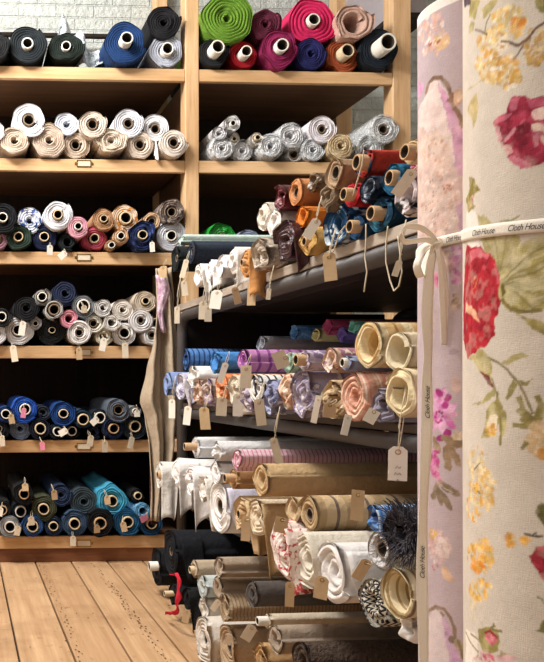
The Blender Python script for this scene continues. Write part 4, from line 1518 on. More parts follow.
class Cloth:
    """the printed design, drawn in cloth coordinates: s along the wrap, z up the bolt (metres)"""
    RES = 0.0008

    def __init__(c, C, R, s0, s1, z0, z1, base):
        c.C, c.R, c.s0, c.s1, c.z0, c.z1 = C, R, s0, s1, z0, z1
        c.w, c.h = int((s1 - s0) / c.RES), int((z1 - z0) / c.RES)
        c.a = np.empty((c.h, c.w, 3)); c.a[:] = lin(base)
        c.n1, c.n2, c.n3 = vnoise(c.h, c.w, 14), vnoise(c.h, c.w, 14), vnoise(c.h, c.w, 40)
        c.fine = vnoise(c.h, c.w, 5, 2)
        c.a *= (0.93 + 0.14 * c.n3)[:, :, None]

    def uv(c, px, py):
        a = (px - PX0) / F_PX
        d = Vector((RT[0] * a + FW[0], RT[1] * a + FW[1]))
        b = -2 * (d.x * c.C.x + d.y * c.C.y); A = d.length_squared
        q = c.C.x ** 2 + c.C.y ** 2 - c.R ** 2
        D = max(b * b - 4 * A * q, 0.0)
        t = (-b - math.sqrt(D)) / (2 * A)
        p = (d.x * t, d.y * t)
        ph = math.atan2(p[1] - c.C.y, p[0] - c.C.x)
        if ph > PI * 0.5:
            ph -= 2 * PI
        return c.R * ph, CZ + t * (PY0 - py) / F_PX

    def _win(c, S, Z, pad):
        i0 = max(0, int((min(S) - pad - c.s0) / c.RES)); i1 = min(c.w, int((max(S) + pad - c.s0) / c.RES) + 2)
        j0 = max(0, int((min(Z) - pad - c.z0) / c.RES)); j1 = min(c.h, int((max(Z) + pad - c.z0) / c.RES) + 2)
        return i0, i1, j0, j1

    def _put(c, w, m, col, alpha, vary=None):
        i0, i1, j0, j1 = w
        k = lin(col) if isinstance(col, str) else col
        cc = np.empty(m.shape + (3,)); cc[:] = k
        if vary is not None:
            k2, amt, cell = vary
            n = (c.n1 if cell == 1 else c.n3 if cell == 3 else c.fine)[j0:j1, i0:i1]
            f = np.clip((n - 0.42) * 5, 0, 1)[:, :, None] * amt
            cc = cc * (1 - f) + np.array(lin(k2)) * f
        m = (m * alpha)[:, :, None]
        c.a[j0:j1, i0:i1] = c.a[j0:j1, i0:i1] * (1 - m) + cc * m

    def polyc(c, pts, col, alpha=1.0, warp=0.004, vary=None, soft=1):
        S, Z = [p[0] for p in pts], [p[1] for p in pts]
        w = c._win(S, Z, warp + 0.003)
        i0, i1, j0, j1 = w
        if i1 - i0 < 2 or j1 - j0 < 2:
            return
        gs = c.s0 + (np.arange(i0, i1) + 0.5) * c.RES
        gz = c.z0 + (np.arange(j0, j1) + 0.5) * c.RES
        X, Y = np.meshgrid(gs, gz)
        X = X + (c.n1[j0:j1, i0:i1] - 0.5) * 2 * warp
        Y = Y + (c.n2[j0:j1, i0:i1] - 0.5) * 2 * warp
        ins = np.zeros(X.shape, bool)
        n = len(pts)
        for i in range(n):
            xa, ya = pts[i]; xb, yb = pts[i - 1]
            if ya == yb:
                continue
            cond = ((ya > Y) != (yb > Y)) & (X < (xb - xa) * (Y - ya) / (yb - ya) + xa)
            ins ^= cond
        m = ins.astype(float)
        for _ in range(soft):
            p = np.pad(m, 1, mode='edge')
            m = (p[1:-1, 1:-1] * 2 + p[:-2, 1:-1] + p[2:, 1:-1] + p[1:-1, :-2] + p[1:-1, 2:]) / 6
        c._put(w, m, col, alpha, vary)

    def poly(c, pts, col, **kw):
        d = []
        for i in range(len(pts)):
            a, b = pts[i], pts[(i + 1) % len(pts)]
            for q in (0, 0.34, 0.67):
                d.append(c.uv(a[0] + (b[0] - a[0]) * q, a[1] + (b[1] - a[1]) * q))
        c.polyc(d, col, **kw)

    def ell(c, px, py, rx, ry, col, rot=0.0, **kw):
        """ellipse, size in photo-scale pixels turned into metres on the cloth"""
        s, z = c.uv(px, py)
        k = 1 / 620
        pts = []
        for i in range(16):
            a = 2 * PI * i / 16
            x, y = rx * k * math.cos(a), ry * k * math.sin(a)
            pts.append((s + x * math.cos(rot) - y * math.sin(rot), z + x * math.sin(rot) + y * math.cos(rot)))
        c.polyc(pts, col, **kw)

    def stroke(c, pts, wpx, col, **kw):
        P = [c.uv(*p) for p in pts]
        k = wpx / 620 / 2
        L, Rr = [], []
        Q = []
        for i in range(len(P) - 1):
            for q in (0, .25, .5, .75):
                Q.append((P[i][0] * (1 - q) + P[i + 1][0] * q, P[i][1] * (1 - q) + P[i + 1][1] * q))
        Q.append(P[-1])
        for i, p in enumerate(Q):
            a, b = Q[max(i - 1, 0)], Q[min(i + 1, len(Q) - 1)]
            dx, dy = b[0] - a[0], b[1] - a[1]
            l = math.hypot(dx, dy) or 1
            L.append((p[0] - dy / l * k, p[1] + dx / l * k)); Rr.append((p[0] + dy / l * k, p[1] - dx / l * k))
        kw.setdefault('warp', 0.0015)
        c.polyc(L + Rr[::-1], col, **kw)

    def cluster(c, px, py, rx, ry, n, cols, size=3.2, seed=0):
        rng = random.Random(seed)
        for i in range(int(n * 1.4)):
            a, q = rng.uniform(0, 2 * PI), math.sqrt(rng.random())
            x, y = px + rx * q * math.cos(a), py + ry * q * math.sin(a)
            sz = size * rng.uniform(0.4, 1.05)
            c.ell(x, y, sz, sz * rng.uniform(.5, .9), rng.choice(cols), rot=rng.uniform(0, 3), alpha=rng.uniform(.5, .95), warp=0.002)

    def rose(c, px, py, rx, ry, n, cols, seed=0, size=9):
        """curved petal strokes round a centre"""
        rng = random.Random(seed)
        for i in range(n):
            a = rng.uniform(0, 2 * PI); q = rng.uniform(0.15, 0.95)
            da = rng.uniform(0.3, 0.9)
            pts = [(px + rx * q * math.cos(a + da * t), py + ry * q * math.sin(a + da * t)) for t in (0, .33, .67, 1)]
            c.stroke(pts, rng.uniform(size * .2, size * .7), rng.choice(cols), alpha=rng.uniform(.35, .8), warp=0.003)

    def sample(c, s, z, W, H):
        ss = c.s0 + np.mod(s - c.s0, W)
        zz = c.z0 + np.mod(z - c.z0, H)
        i = np.clip(((ss - c.s0) / c.RES).astype(int), 0, c.w - 1)
        j = np.clip(((zz - c.z0) / c.RES).astype(int), 0, c.h - 1)
        return c.a[j, i]


# --- cream cloth with roses
OL, OLL, OLD = '#9a8d55', '#bdb184', '#756a38'
s_a, _ = Cloth.uv(type('q', (), dict(C=C_C, R=R_C))(), 462.2, 300)
s_b, _ = Cloth.uv(type('q', (), dict(C=C_C, R=R_C))(), 560, 300)
cc = Cloth(C_C, R_C, s_a - 0.02, s_b, 0.40, 1.66, '#d2c8bb')
p, e, st, cl = cc.poly, cc.ell, cc.stroke, cc.cluster
YC = ['#e3c37c', '#dba64a', '#ead9ab', '#d0963f', '#e9cf92', '#c9a45c', '#f0e7d2']
cl(508, 20, 18, 13, 70, ['#d8c99a', '#e0c98a', '#cfb878', '#e6ddc0', '#d9a858'], 3, 1)
cl(492, 42, 15, 13, 60, YC, 3.4, 2)
cl(489, 66, 14, 17, 70, YC, 3.4, 3)
cl(508, 72, 12, 17, 60, YC, 3.4, 4)
cl(517, 27, 7, 9, 26, ['#dba64a', '#e0bb74', '#d0863a'], 3, 5)
cl(502, 45, 6, 10, 16, ['#f0e7d6', '#ebdcc4'], 2.6, 6)
cl(497, 60, 4, 6, 8, ['#c98a30', '#b9782c'], 2, 7)
cl(536, 46, 13, 19, 55, ['#c9a868', '#b98e50', '#d9c79c', '#c79a50', '#a98a5a'], 3, 8)
st([(546, 21), (535, 28), (526, 40), (518, 45), (508, 42)], 2.2, '#755a4c')
st([(524, 42), (519, 52), (513, 60)], 1.4, '#8a7864')
st([(508, 42), (500, 40)], 1.4, '#755a4c')
p([(468, -2), (480, -2), (475, 18), (469, 18)], '#a99c64', vary=(OLL, .7, 1))
p([(499, -2), (490, 2), (482, 8), (482, 18), (490, 13), (497, 5)], '#a5975e', vary=(OLL, .6, 1))
p([(463.5, -4), (470, -4), (470, 6), (464, 8)], '#5a4a54')
e(471, 27, 6, 4.5, '#b3a677', rot=.2, vary=(OLL, .6, 1))
st([(474, 30), (480, 31), (487, 34)], 1.8, '#7c6656'); st([(484, 34), (486, 22), (490, 14)], 1.4, '#8f8052')
p([(534, -2), (540, -2), (544, 14), (537, 13)], '#8a8048', vary=(OLL, .5, 1)); p([(541, -2), (548, -2), (546, 18), (543, 10)], '#7c7440')
p([(476, 92), (470, 99), (466, 113), (469, 116), (472, 121), (473, 131), (477, 117), (477.5, 100)], '#d0be94', vary=('#b8a468', .6, 1))
st([(467, 90), (474, 86), (481, 80)], 1.2, '#b8a87c')
rose1 = [(511, 97.5), (525, 97), (552, 95), (552, 162), (544, 163), (533, 165), (528, 169), (521, 169), (510, 160), (506.5, 155), (509, 151),
         (502, 143), (497, 141), (496, 131), (492, 123), (494, 118), (507, 112), (509, 103)]
p(rose1, '#a8334a', vary=('#8f2238', .8, 1))
cc.rose(526, 130, 30, 34, 46, ['#b84860', '#7c1c30', '#94283e', '#c9687c', '#8a2036'], 11)
p([(510, 99), (518, 98), (516, 110), (510, 112)], '#c26a80', alpha=.7)
p([(525, 98), (552, 96), (552, 106), (530, 108)], '#c06078', alpha=.7)
p([(494, 118), (507, 113), (512, 113), (503, 121), (494, 125)], '#cf7086', alpha=.8)
p([(494, 126), (500, 126), (500, 142), (496, 143)], '#dcaaae', alpha=.7)
p([(503, 146), (512, 147), (512, 153), (506, 154)], '#e0b0ac', alpha=.8)
p([(508, 155), (520, 158), (528, 164), (533, 162), (533, 168), (522, 170), (510, 161)], '#d0788c', alpha=.75)
st([(515, 128), (509, 135), (503, 142)], 3, '#d99aa4', alpha=.8)
p([(531, 112), (536, 109), (544, 110), (548, 118), (540, 120), (533, 117)], '#e6cfc4', vary=('#d9a8a4', .6, 1))
p([(530, 122), (538, 122), (550, 128), (550, 134), (540, 131), (532, 128)], '#e0cbb8', vary=('#cf9a9a', .6, 1))
p([(540, 135), (550, 134), (550, 147), (541, 146)], '#dfc2b6', alpha=.85)
p([(533, 134), (538, 133), (538, 145), (534, 147)], '#c98a94', alpha=.7)
cl(522, 134, 8, 10, 14, ['#6c1626', '#7c1c30'], 4, 12)
# stem by the seam
p([(468, 178), (473, 180), (479, 190), (474, 192), (472, 203), (475, 206), (468, 212), (465, 200), (469, 190)], '#8c7c3c', vary=('#b9ad7c', .7, 1))
cl(470, 198, 3, 8, 6, ['#d9a6a0', '#6e6030'], 2.4, 14)
p([(466, 212), (475, 210), (479, 232), (480, 250), (470, 252), (465, 240)], '#e8dfd6')
p([(477, 213), (490, 221), (505, 228), (517, 231), (521, 240), (511, 262), (500, 276), (488, 262), (482, 240)], '#b8ac84', vary=('#a39763', .8, 1))
for a, b in (((482, 232), (496, 268)), ((492, 232), (498, 270)), ((505, 236), (500, 270))):
    st([a, ((a[0] + b[0]) / 2 + 1, (a[1] + b[1]) / 2), b], 1.4, '#8f8450', alpha=.6)
st([(500, 221), (510, 220), (519, 216)], 1.6, '#9a8f68')
# red rose by the seam
p([(466, 245), (473, 247), (480, 246), (490, 254), (494, 262), (499, 272), (500, 285), (501, 300), (500, 310), (496, 318), (493, 319), (495, 330),
   (494, 337), (488, 345), (480, 349), (475, 352), (467, 358), (463, 340), (463, 300), (464, 270)], '#b42733', vary=('#96182a', .8, 1))
cc.rose(482, 285, 16, 34, 34, ['#8c1522', '#c43844', '#7a101c', '#b82836', '#cf5660'], 21, 6)
cc.rose(480, 325, 13, 22, 22, ['#8c1522', '#bf303a', '#a01c2a'], 22, 6)
p([(469, 252), (478, 247), (489, 254), (488, 259), (478, 256), (470, 262)], '#d9707c', alpha=.85)
st([(494, 264), (497, 275), (497, 284)], 2.4, '#d4606c', alpha=.7)
cl(474, 285, 3, 10, 10, ['#d69a50', '#c98a4a'], 1.3, 23)
p([(465, 303), (471, 306), (476, 313), (481, 323), (474, 318), (465, 312)], '#e6b592', vary=('#d98a70', .6, 1))
# big leaves right
p([(497, 287), (503, 268), (516, 246), (530, 238), (552, 233), (552, 302), (540, 310), (520, 313), (505, 308), (499, 298)], '#aa9d64', vary=('#c6bb90', .9, 1))
for i in range(9):
    y = 250 + i * 7
    st([(500, 284), (515, 268 + i * 3), (532, y + 2), (550, y - 6)], 1.6, ['#7f7440', '#cfc6a0', '#8c8248'][i % 3], alpha=.65)
p([(500, 288), (520, 280), (540, 279), (552, 281), (552, 292), (530, 290), (510, 294)], '#c9c09a', alpha=.6)
p([(500, 284), (502, 280), (505, 292), (501, 297)], '#665c2c')
st([(501, 299), (510, 309), (525, 312), (541, 309)], 3.2, '#7a6c34', alpha=.9)
st([(515, 314), (524, 318)], 1.4, '#b3a884')
p([(521, 318), (532, 319), (550, 327), (550, 336), (538, 332), (527, 326)], '#ab9d68', vary=('#8d8048', .7, 1))
# bud and stems
p([(468, 358), (478, 350), (486, 352), (491, 362), (492, 375), (494, 391), (487, 382), (478, 368)], '#a3955c', vary=('#c9be92', .7, 1))
p([(480, 371), (488, 374), (495, 391), (487, 384)], '#6e211e', vary=('#8f4034', .6, 1))
p([(482, 400), (486, 394), (494, 388), (495, 393), (488, 400), (478, 405), (472, 404)], '#b0a46e', vary=(OLD, .5, 1))
st([(490, 359), (498, 363), (506, 369), (514, 378), (522, 390), (528, 404), (532, 414)], 2.0, '#837850')
p([(499, 363), (508, 357), (522, 353), (529, 356), (520, 360), (508, 365)], '#aca06e', vary=(OLL, .6, 1))
p([(513, 379), (516, 387), (512, 394), (505, 401), (504, 399), (507, 388)], '#8e8452', vary=(OLL, .5, 1))
p([(517, 380), (524, 383), (530, 378), (526, 385), (519, 385)], '#8e8452')
st([(492, 378), (495, 390), (497, 399)], 1.6, '#918660'); st([(497, 392), (496, 402)], 2.2, '#8a7f4c')
p([(496, 396), (500, 406), (505, 415), (508, 425), (503, 437), (501, 448), (499, 437), (499, 425), (494, 430), (489, 439), (481, 437), (486, 425), (485, 410), (492, 404)],
  '#9a8d54', vary=('#c3b88c', .8, 1))
p([(490, 415), (497, 417), (496, 432), (489, 436), (486, 430)], '#e9dcc2')
cl(491, 430, 5, 6, 16, ['#dda844', '#e3bb6a', '#d6942e'], 2.6, 31)
st([(500, 418), (501, 434), (500, 446)], 2, '#857943')
for a in ([(518, 396), (523, 410), (533, 421)], [(517, 409), (525, 418), (534, 424)], [(536, 395), (540, 404), (535, 420)], [(512, 425), (522, 426), (534, 428)],
          [(542, 402), (541, 414), (536, 424)], [(520, 418), (527, 424), (535, 428)]):
    st(a, 4.2, '#857947', vary=(OLL, .5, 1))
cl(539, 440, 13, 17, 60, ['#d9c09a', '#d1b186', '#e2d2b6', '#caa878'], 4, 32)
cl(544, 455, 5, 6, 14, ['#c98a44', '#d29a50'], 3, 33)
st([(526, 442), (521, 450)], 3, '#847a52')
# blossom along the seam
cl(476, 470, 9, 24, 70, ['#e6cf9a', '#dcb670', '#e9dcb8', '#cf9f54', '#d9bd86'], 2.8, 41)
cl(486, 482, 9, 14, 44, ['#e6cf9a', '#dcb670', '#e9dcb8', '#d9a95a'], 2.8, 42)
st([(474, 470), (478, 465), (480, 462)], 1.1, '#5e4a34'); st([(474, 488), (480, 494)], 1.1, '#5e4a34')
cl(474, 502, 8, 20, 56, ['#e3ae44', '#e6c070', '#dd9a2e', '#ecd9a4'], 3, 43)
cl(487, 500, 7, 10, 24, ['#e0bb74', '#e9d3a0', '#dca850'], 3, 44)
cl(480, 556, 13, 17, 80, ['#e6b85a', '#e2a840', '#eaca84', '#d9a04a'], 3.4, 45)
cl(478, 567, 6, 6, 16, ['#e0881e', '#e39a34'], 3, 46)
cl(480, 590, 11, 11, 44, ['#e4b75e', '#dfa844', '#e9cf92'], 3.2, 47)
cl(472, 608, 5, 14, 12, ['#e6d2a4', '#e0c48a'], 2.2, 48)
cl(510, 541, 5, 7, 20, ['#d59a3c', '#c98a34', '#e0b264'], 3, 49)
cl(524, 541, 4, 4, 9, ['#d59a3c', '#e0b264'], 3, 50)
st([(524, 533), (532, 537), (542, 536)], 1.6, '#5f5040'); st([(530, 537), (536, 533)], 1.2, '#5f5040')
p([(535, 512), (540, 502), (552, 500), (552, 524), (544, 524), (538, 520)], '#6f6a40', vary=('#9a9058', .6, 1))
p([(528, 556), (536, 549), (552, 545), (552, 588), (541, 580), (535, 566)], '#9a2c3c', vary=('#c4606c', .6, 1))
st([(540, 552), (545, 566), (550, 580)], 2, '#7a1a2a')
st([(536, 597), (541, 599), (546, 606)], 1.6, '#8c8468'); p([(536, 631), (543, 620), (552, 616), (552, 632), (544, 633)], '#7f7a4c')
# rosebud at the foot
p([(465, 630), (474, 632), (478, 645), (474, 668), (464, 668)], '#ece3d8')
st([(465, 632), (472, 645), (478, 652)], 1.6, '#94895c'); st([(470, 633), (478, 640)], 1.6, '#94895c')
p([(477, 630), (485, 626), (496, 631), (500, 642), (497, 651), (484, 652), (478, 641)], '#948850', vary=('#b9ae78', .7, 1))
p([(485, 632), (494, 634), (498, 642), (492, 646), (486, 640)], '#cf6a78', vary=('#e6a0a8', .7, 1))
st([(484, 632), (490, 631), (497, 638)], 1.8, '#9a2a38')
st([(490, 630), (494, 626), (493, 623)], 1.8, '#7d7440'); st([(492, 630), (502, 632)], 1.8, '#7d7440')
cc.rose(484, 661, 12, 9, 26, ['#c4446a', '#d97a94', '#b0305a', '#e2a4b4'], 51, 6)
p([(494, 654), (512, 657), (520, 662), (500, 664)], '#d9a8ac', alpha=.8); p([(500, 651), (512, 655), (500, 657)], '#a08c60', alpha=.8)

# --- lilac cloth with ornament
s_a2, _ = Cloth.uv(type('q', (), dict(C=C_L, R=R_L))(), 417.1, 300)
s_b2, _ = Cloth.uv(type('q', (), dict(C=C_L, R=R_L))(), 470, 300)
lc = Cloth(C_L, R_L, s_a2 - 0.02, s_b2, 0.36, 1.66, '#bdacb1')
p, e, st, cl = lc.poly, lc.ell, lc.stroke, lc.cluster
cl(431, 34, 15, 22, 70, ['#e3c8ba', '#d9ab94', '#ecdcd2', '#d8b7ae', '#cf9f92'], 4, 61)
cl(441, 42, 8, 8, 22, ['#dbb888', '#d6a878', '#e6d2b4'], 3.4, 62)
cl(430, 44, 4, 4, 6, ['#a8604c', '#ecdcd2'], 2, 63); cl(437, 41, 3, 2, 4, ['#8f5040'], 2, 64)
p([(427, 92), (430, 84), (437, 79), (445, 88), (448, 104), (455, 120), (457, 160), (440, 175), (418, 168), (418, 110)], '#e6d6d0', vary=('#dcc0bc', .6, 1))
p([(437, 81), (444, 90), (450, 105), (458, 118), (466, 135), (466, 168), (456, 167), (452, 142), (446, 117), (440, 98)], '#cb9ab6', vary=('#d8b2c6', .6, 1))
p([(417, 80), (423, 84), (421, 96), (417, 98)], '#dba4c4')
st([(425, 94), (427, 85), (433, 78), (440, 77), (446, 83), (450, 91), (450, 99)], 4, '#96765f', vary=('#6f5544', .6, 1))
st([(446, 100), (451, 100), (452, 92)], 3, '#8a6a58'); st([(450, 99), (455, 110), (460, 116), (462, 124), (463, 128)], 4, '#96765f')
e(458, 97, 5, 8, '#d6b296', vary=('#b98a70', .6, 1)); e(459, 97, 2.4, 5, '#e3c8b4')
p([(417, 128), (445, 135), (452, 160), (463, 172), (466, 238), (417, 240)], '#dfc6b8', alpha=.75, warp=.012, vary=('#d2b0a6', .6, 3))
cl(433, 150, 12, 20, 60, ['#e6d2c4', '#d6ae94', '#e0c4b4', '#c99878'], 2.4, 65)
cl(440, 200, 20, 36, 130, ['#e2cabc', '#d2ab98', '#dcc0b2', '#c99c8a', '#e9d8cc'], 2.6, 66)
cl(446, 188, 5, 4, 10, ['#b97a5c', '#a86a50'], 1.6, 67); cl(432, 205, 8, 26, 16, ['#9a7a64', '#b08468'], 1.4, 68)
p([(455, 205), (466, 196), (466, 236), (456, 232)], '#c79bb8', alpha=.8, warp=.008); p([(455, 163), (466, 160), (466, 176), (458, 176)], '#cf9cba', alpha=.7)
cl(456, 265, 8, 20, 60, ['#c990b6', '#d6a8c8', '#b878a4', '#cdb2c0'], 3.4, 69)
cl(437, 282, 4, 10, 22, ['#cf5f94', '#d98ab0', '#b84884'], 3, 70)
cl(455, 302, 6, 8, 24, ['#8f7c64', '#a8947c', '#c9ac9c', '#7c6a50'], 2.6, 71)
cl(444, 262, 8, 12, 26, ['#d9bfb4', '#c9a89c', '#b39a84'], 2.6, 72)
cl(432, 320, 5, 12, 12, ['#c6a896', '#b8988c'], 2.4, 73)
e(455, 385, 5, 8, '#d6b2a4', alpha=.6); e(452, 352, 5, 3, '#a08c96', alpha=.6)
for a in range(9):
    th = a * 0.72
    x, y = 441 + 8.5 * math.cos(th), 414 + 12 * math.sin(th)
    e(x, y, 8, 4, ['#d88cc0', '#cf72b2', '#e2aed4'][a % 3], rot=-th, vary=('#e6bcd8', .6, 1))
cl(440, 396, 6, 8, 24, ['#d68cc0', '#e2b0d2', '#cf78b4'], 3.6, 74)
for x, y in ((439, 393), (447, 398), (444, 406), (447, 433), (440, 438)):
    e(x, y, 4.2, 3.4, '#a83a80', rot=x, warp=.003)
for a in range(8):
    e(438 + 3.6 * math.cos(a * .8), 417 + 5.5 * math.sin(a * .8), 1.8, 1.5, '#a23c78')
cl(457, 440, 5, 10, 20, ['#d9c49c', '#cdb284', '#e0d0b0'], 3, 75)
for (x, y, a, l) in ((453, 455, -1.0, 13), (446, 459, -1.4, 12), (457, 444, .2, 10), (447, 440, -.4, 8), (436, 445, -1.2, 9)):
    e(x, y, l, 4, '#9a8268', rot=a, vary=('#7f6a54', .7, 1))
cl(434, 462, 4, 12, 26, ['#cf5c9c', '#c04488', '#dc92bc'], 3.4, 76); cl(436, 478, 4, 5, 10, ['#c24a8c', '#d070a4'], 3, 77)
for (x, y, a, l) in ((448, 488, -.5, 13), (446, 500, -1.0, 12), (440, 497, -1.4, 10), (435, 491, -1.9, 9)):
    e(x, y, l, 3.6, '#98846c', rot=a, vary=('#7c6a58', .7, 1))
st([(437, 482), (446, 489), (453, 493)], 1, '#d0bfae')
cl(439, 548, 10, 17, 60, ['#dfc8c0', '#d9b8b2', '#e6d6d0', '#cda4a4'], 4, 78); cl(432, 533, 4, 6, 12, ['#d9b06c', '#cf9f60'], 3, 79)
p([(440, 566), (446, 567), (455, 580), (450, 583), (442, 575)], '#d6b294', vary=('#c49474', .6, 1)); cl(434, 566, 4, 4, 5, ['#a8604c', '#cf9aa0'], 2, 80)
p([(428, 618), (434, 609), (442, 614), (449, 632), (452, 670), (420, 670), (424, 640)], '#d6c6c6')
p([(441, 615), (446, 619), (453, 640), (464, 668), (452, 670), (447, 648)], '#c19ab9', vary=('#cdb0c6', .6, 1))
st([(426, 618), (428, 611), (435, 607), (444, 609), (450, 618), (454, 628), (455, 640)], 3.4, '#8c7462'); st([(440, 612), (444, 616)], 3, '#8c7462')
e(452, 640, 3.4, 3, '#8a7668'); e(459, 645, 4, 6, '#b09c80'); st([(458, 640), (463, 660)], 3, '#8c7a5c')
p([(417, 590), (424, 596), (423, 612), (417, 612)], '#d98aac', alpha=.8); e(424, 652, 6, 6, '#cdaa86', alpha=.7)
# brushy, uneven ink wherever the cloth is printed
for q_, base_ in ((cc, '#d2c8bb'), (lc, '#bdacb1')):
    dist = np.clip(np.abs(q_.a / q_.a.mean(axis=2, keepdims=True) - np.array(lin(base_)) / np.mean(lin(base_))).sum(axis=2) * 2.2, 0, 1)
    br = vnoise(q_.h, q_.w, 13, 3)
    q_.a *= (1 + (br - 0.5) * (0.10 + 0.6 * dist))[:, :, None]
    br2 = np.clip((vnoise(q_.h, q_.w, 16, 3) - 0.55) * 6, 0, 1) * dist * 0.3
    q_.a = q_.a * (1 - br2[:, :, None]) + (q_.a * 0.4 + np.array(lin('#e6d9c8')) * 0.6) * br2[:, :, None]
# white selvage along the top of the lilac cloth
TOP_L, TOP_C = CZ + 375 * depth(C_L) / F_PX, 1.58
j = int((TOP_L - 0.016 - lc.z0) / lc.RES)
lc.a[j:, :] = np.array(lin('#efe8e2')) * (0.92 + 0.12 * lc.n3[j:, :, None])


def print_mat():
    m, nt, b = newmat('printed_linen')
    k = NT(nt)
    at = k.n('ShaderNodeVertexColor', layer_name='print')
    tc = k.n('ShaderNodeTexCoord')
    w1, w2 = (k.n('ShaderNodeTexNoise') for _ in range(2))
    for nd, sc_ in ((w1, (900, 110, 1)), (w2, (110, 900, 1))):
        mp = k.n('ShaderNodeMapping')
        mp.inputs['Scale'].default_value = sc_
        k.l(tc.outputs['UV'], mp.inputs[0]); k.l(mp.outputs[0], nd.inputs['Vector'])
        nd.inputs['Scale'].default_value = 1
        nd.inputs['Detail'].default_value = 1
    wv = k.math('ADD', w1.outputs[0], w2.outputs[0])
    f = k.math('ADD', k.math('MULTIPLY', wv, 0.2), 0.8)
    cb = k.n('ShaderNodeCombineColor')
    for i in range(3):
        k.l(f, cb.inputs[i])
    k.l(k.mix(1.0, at.outputs[0], cb.outputs[0], 'MULTIPLY'), b.inputs['Base Color'])
    b.inputs['Roughness'].default_value = 0.9
    b.inputs['Specular IOR Level'].default_value = 0.2
    n3 = k.noise(tc.outputs['Object'], 9, 2, 0.5)
    nb = k.bump(wv, 0.25, 0.002, b)
    k.bump(n3, 0.12, 0.03, b, nb)
    return m


M_PRINT = print_mat()


def bolt(c, C, R, top, label, s_vis0, s_vis1, lip):
    t = thing('upright_fabric_bolt', label, 'fabric bolt', C, 0, 'floral bolts standing at the end of the rack')
    step = 0.0017
    fine = np.arange(s_vis0 - 0.01, s_vis1 + 0.05, step)
    full = 2 * PI * R
    coarse = np.linspace(fine[-1], fine[0] + full, 60)[1:-1]
    s = np.concatenate([fine, coarse])
    z = np.concatenate([np.linspace(0.002, 0.44, 60)[:-1], np.arange(0.44, top, step), [top]])
    S, Z = np.meshgrid(s, z)
    col = c.sample(S, Z, c.s1 - c.s0, c.z1 - c.z0)
    ph = S / R
    # slightly loose wrap
    rr = R - 0.0012 * (0.5 + 0.5 * np.sin(3 * ph + 2.1 * Z)) - 0.0008 * (0.5 + 0.5 * np.sin(7 * Z + ph * 2))
    V = np.stack([rr * np.cos(ph), rr * np.sin(ph), Z], -1).reshape(-1, 3)
    h, w = S.shape
    i, jj = np.meshgrid(np.arange(h - 1), np.arange(w), indexing='ij')
    j2 = (jj + 1) % w
    Fq = np.stack([i * w + jj, i * w + j2, (i + 1) * w + j2, (i + 1) * w + jj], -1).reshape(-1, 4)
    # rolled layers on the top end
    nv = len(V)
    V = V.tolist(); F_ = Fq.tolist()
    UV = np.stack([S, Z], -1).reshape(-1, 2).tolist()
    C_ = col.reshape(-1, 3).tolist()
    M = 60
    sub = [int(k * w / M) for k in range(M)]
    for zz, base, sg in ((top, (h - 1) * w, 1), (0.002, 0, -1)):
        prev = [base + k for k in range(w)]
        first = True
        nl = int((R - 0.03) / 0.008)
        for q in range(nl * 2):
            r = R - 0.002 - (R - 0.03) * (q + 1) / (nl * 2)
            dz = -0.006 if q % 2 == 0 else 0.0
            row = []
            for k in sub:
                a = s[k] / R
                V.append([r * math.cos(a), r * math.sin(a), zz + sg * dz]); UV.append([s[k], zz]); C_.append(c.sample(np.array(0.5 * (s_vis0 + s_vis1)), np.array(1.0), 9, 9).tolist())
                row.append(len(V) - 1)
            if first:
                for m_ in range(M):
                    a, b = sub[m_], (sub[m_ + 1] if m_ < M - 1 else w)
                    poly = [base + x % w for x in range(a, b + 1)]
                    poly += [row[(m_ + 1) % M], row[m_]]
                    F_.append(poly if sg > 0 else poly[::-1])
                first = False
            else:
                for m_ in range(M):
                    f = [prev[m_], prev[(m_ + 1) % M], row[(m_ + 1) % M], row[m_]]
                    F_.append(f if sg > 0 else f[::-1])
            prev = row
    me = mesh(V, F_, True, UV, [M_PRINT])
    ca = me.color_attributes.new('print', 'FLOAT_COLOR', 'POINT')
    arr = np.ones((len(V), 4), dtype=np.float32); arr[:, :3] = np.array(C_)
    ca.data.foreach_set('color', arr.ravel())
    obj('printed_cloth', me, None, t)
    g = Geo()
    prof = [(0.0295, 0.004), (0.0295, top + 0.02), (0.024, top + 0.02), (0.024, 0.004)]
    n0 = len(g.v)
    for r, zz in prof:
        g.v += [(r * math.cos(2 * PI * k / 28), r * math.sin(2 * PI * k / 28), zz) for k in range(28)]
    for i_ in range(4):
        for k in range(28):
            g.f.append((n0 + i_ * 28 + k, n0 + i_ * 28 + (k + 1) % 28, n0 + ((i_ + 1) % 4) * 28 + (k + 1) % 28, n0 + ((i_ + 1) % 4) * 28 + k)); g.m.append(0)
    obj('core_tube', g.mesh(True), M_CORE, t)
    return t


bolt(cc, C_C, R_C, TOP_C, 'upright cream linen bolt printed with red roses and yellow blossom, in front', s_a, s_b, 0)
bolt(lc, C_L, R_L, TOP_L, 'slimmer upright lilac linen bolt with pale ornament print, behind the cream one', s_a2, s_b2, 0)

# ------------------------------------------------------------------ ribbon tied round both bolts
rib_c = Vector((C_L.x - 0.03, C_L.y - R_L - 0.004, 1.14))
ribbon = thing('ribbon', 'cream lettered ribbon tied in a bow round the two floral bolts', 'ribbon', rib_c)


def cyl_pt(C, R, ph, z):
    return Vector((C.x + R * math.cos(ph), C.y + R * math.sin(ph), z))


def phi_of(cloth, px, py):
    s_, z_ = cloth.uv(px, py)
    return s_ / cloth.R, z_


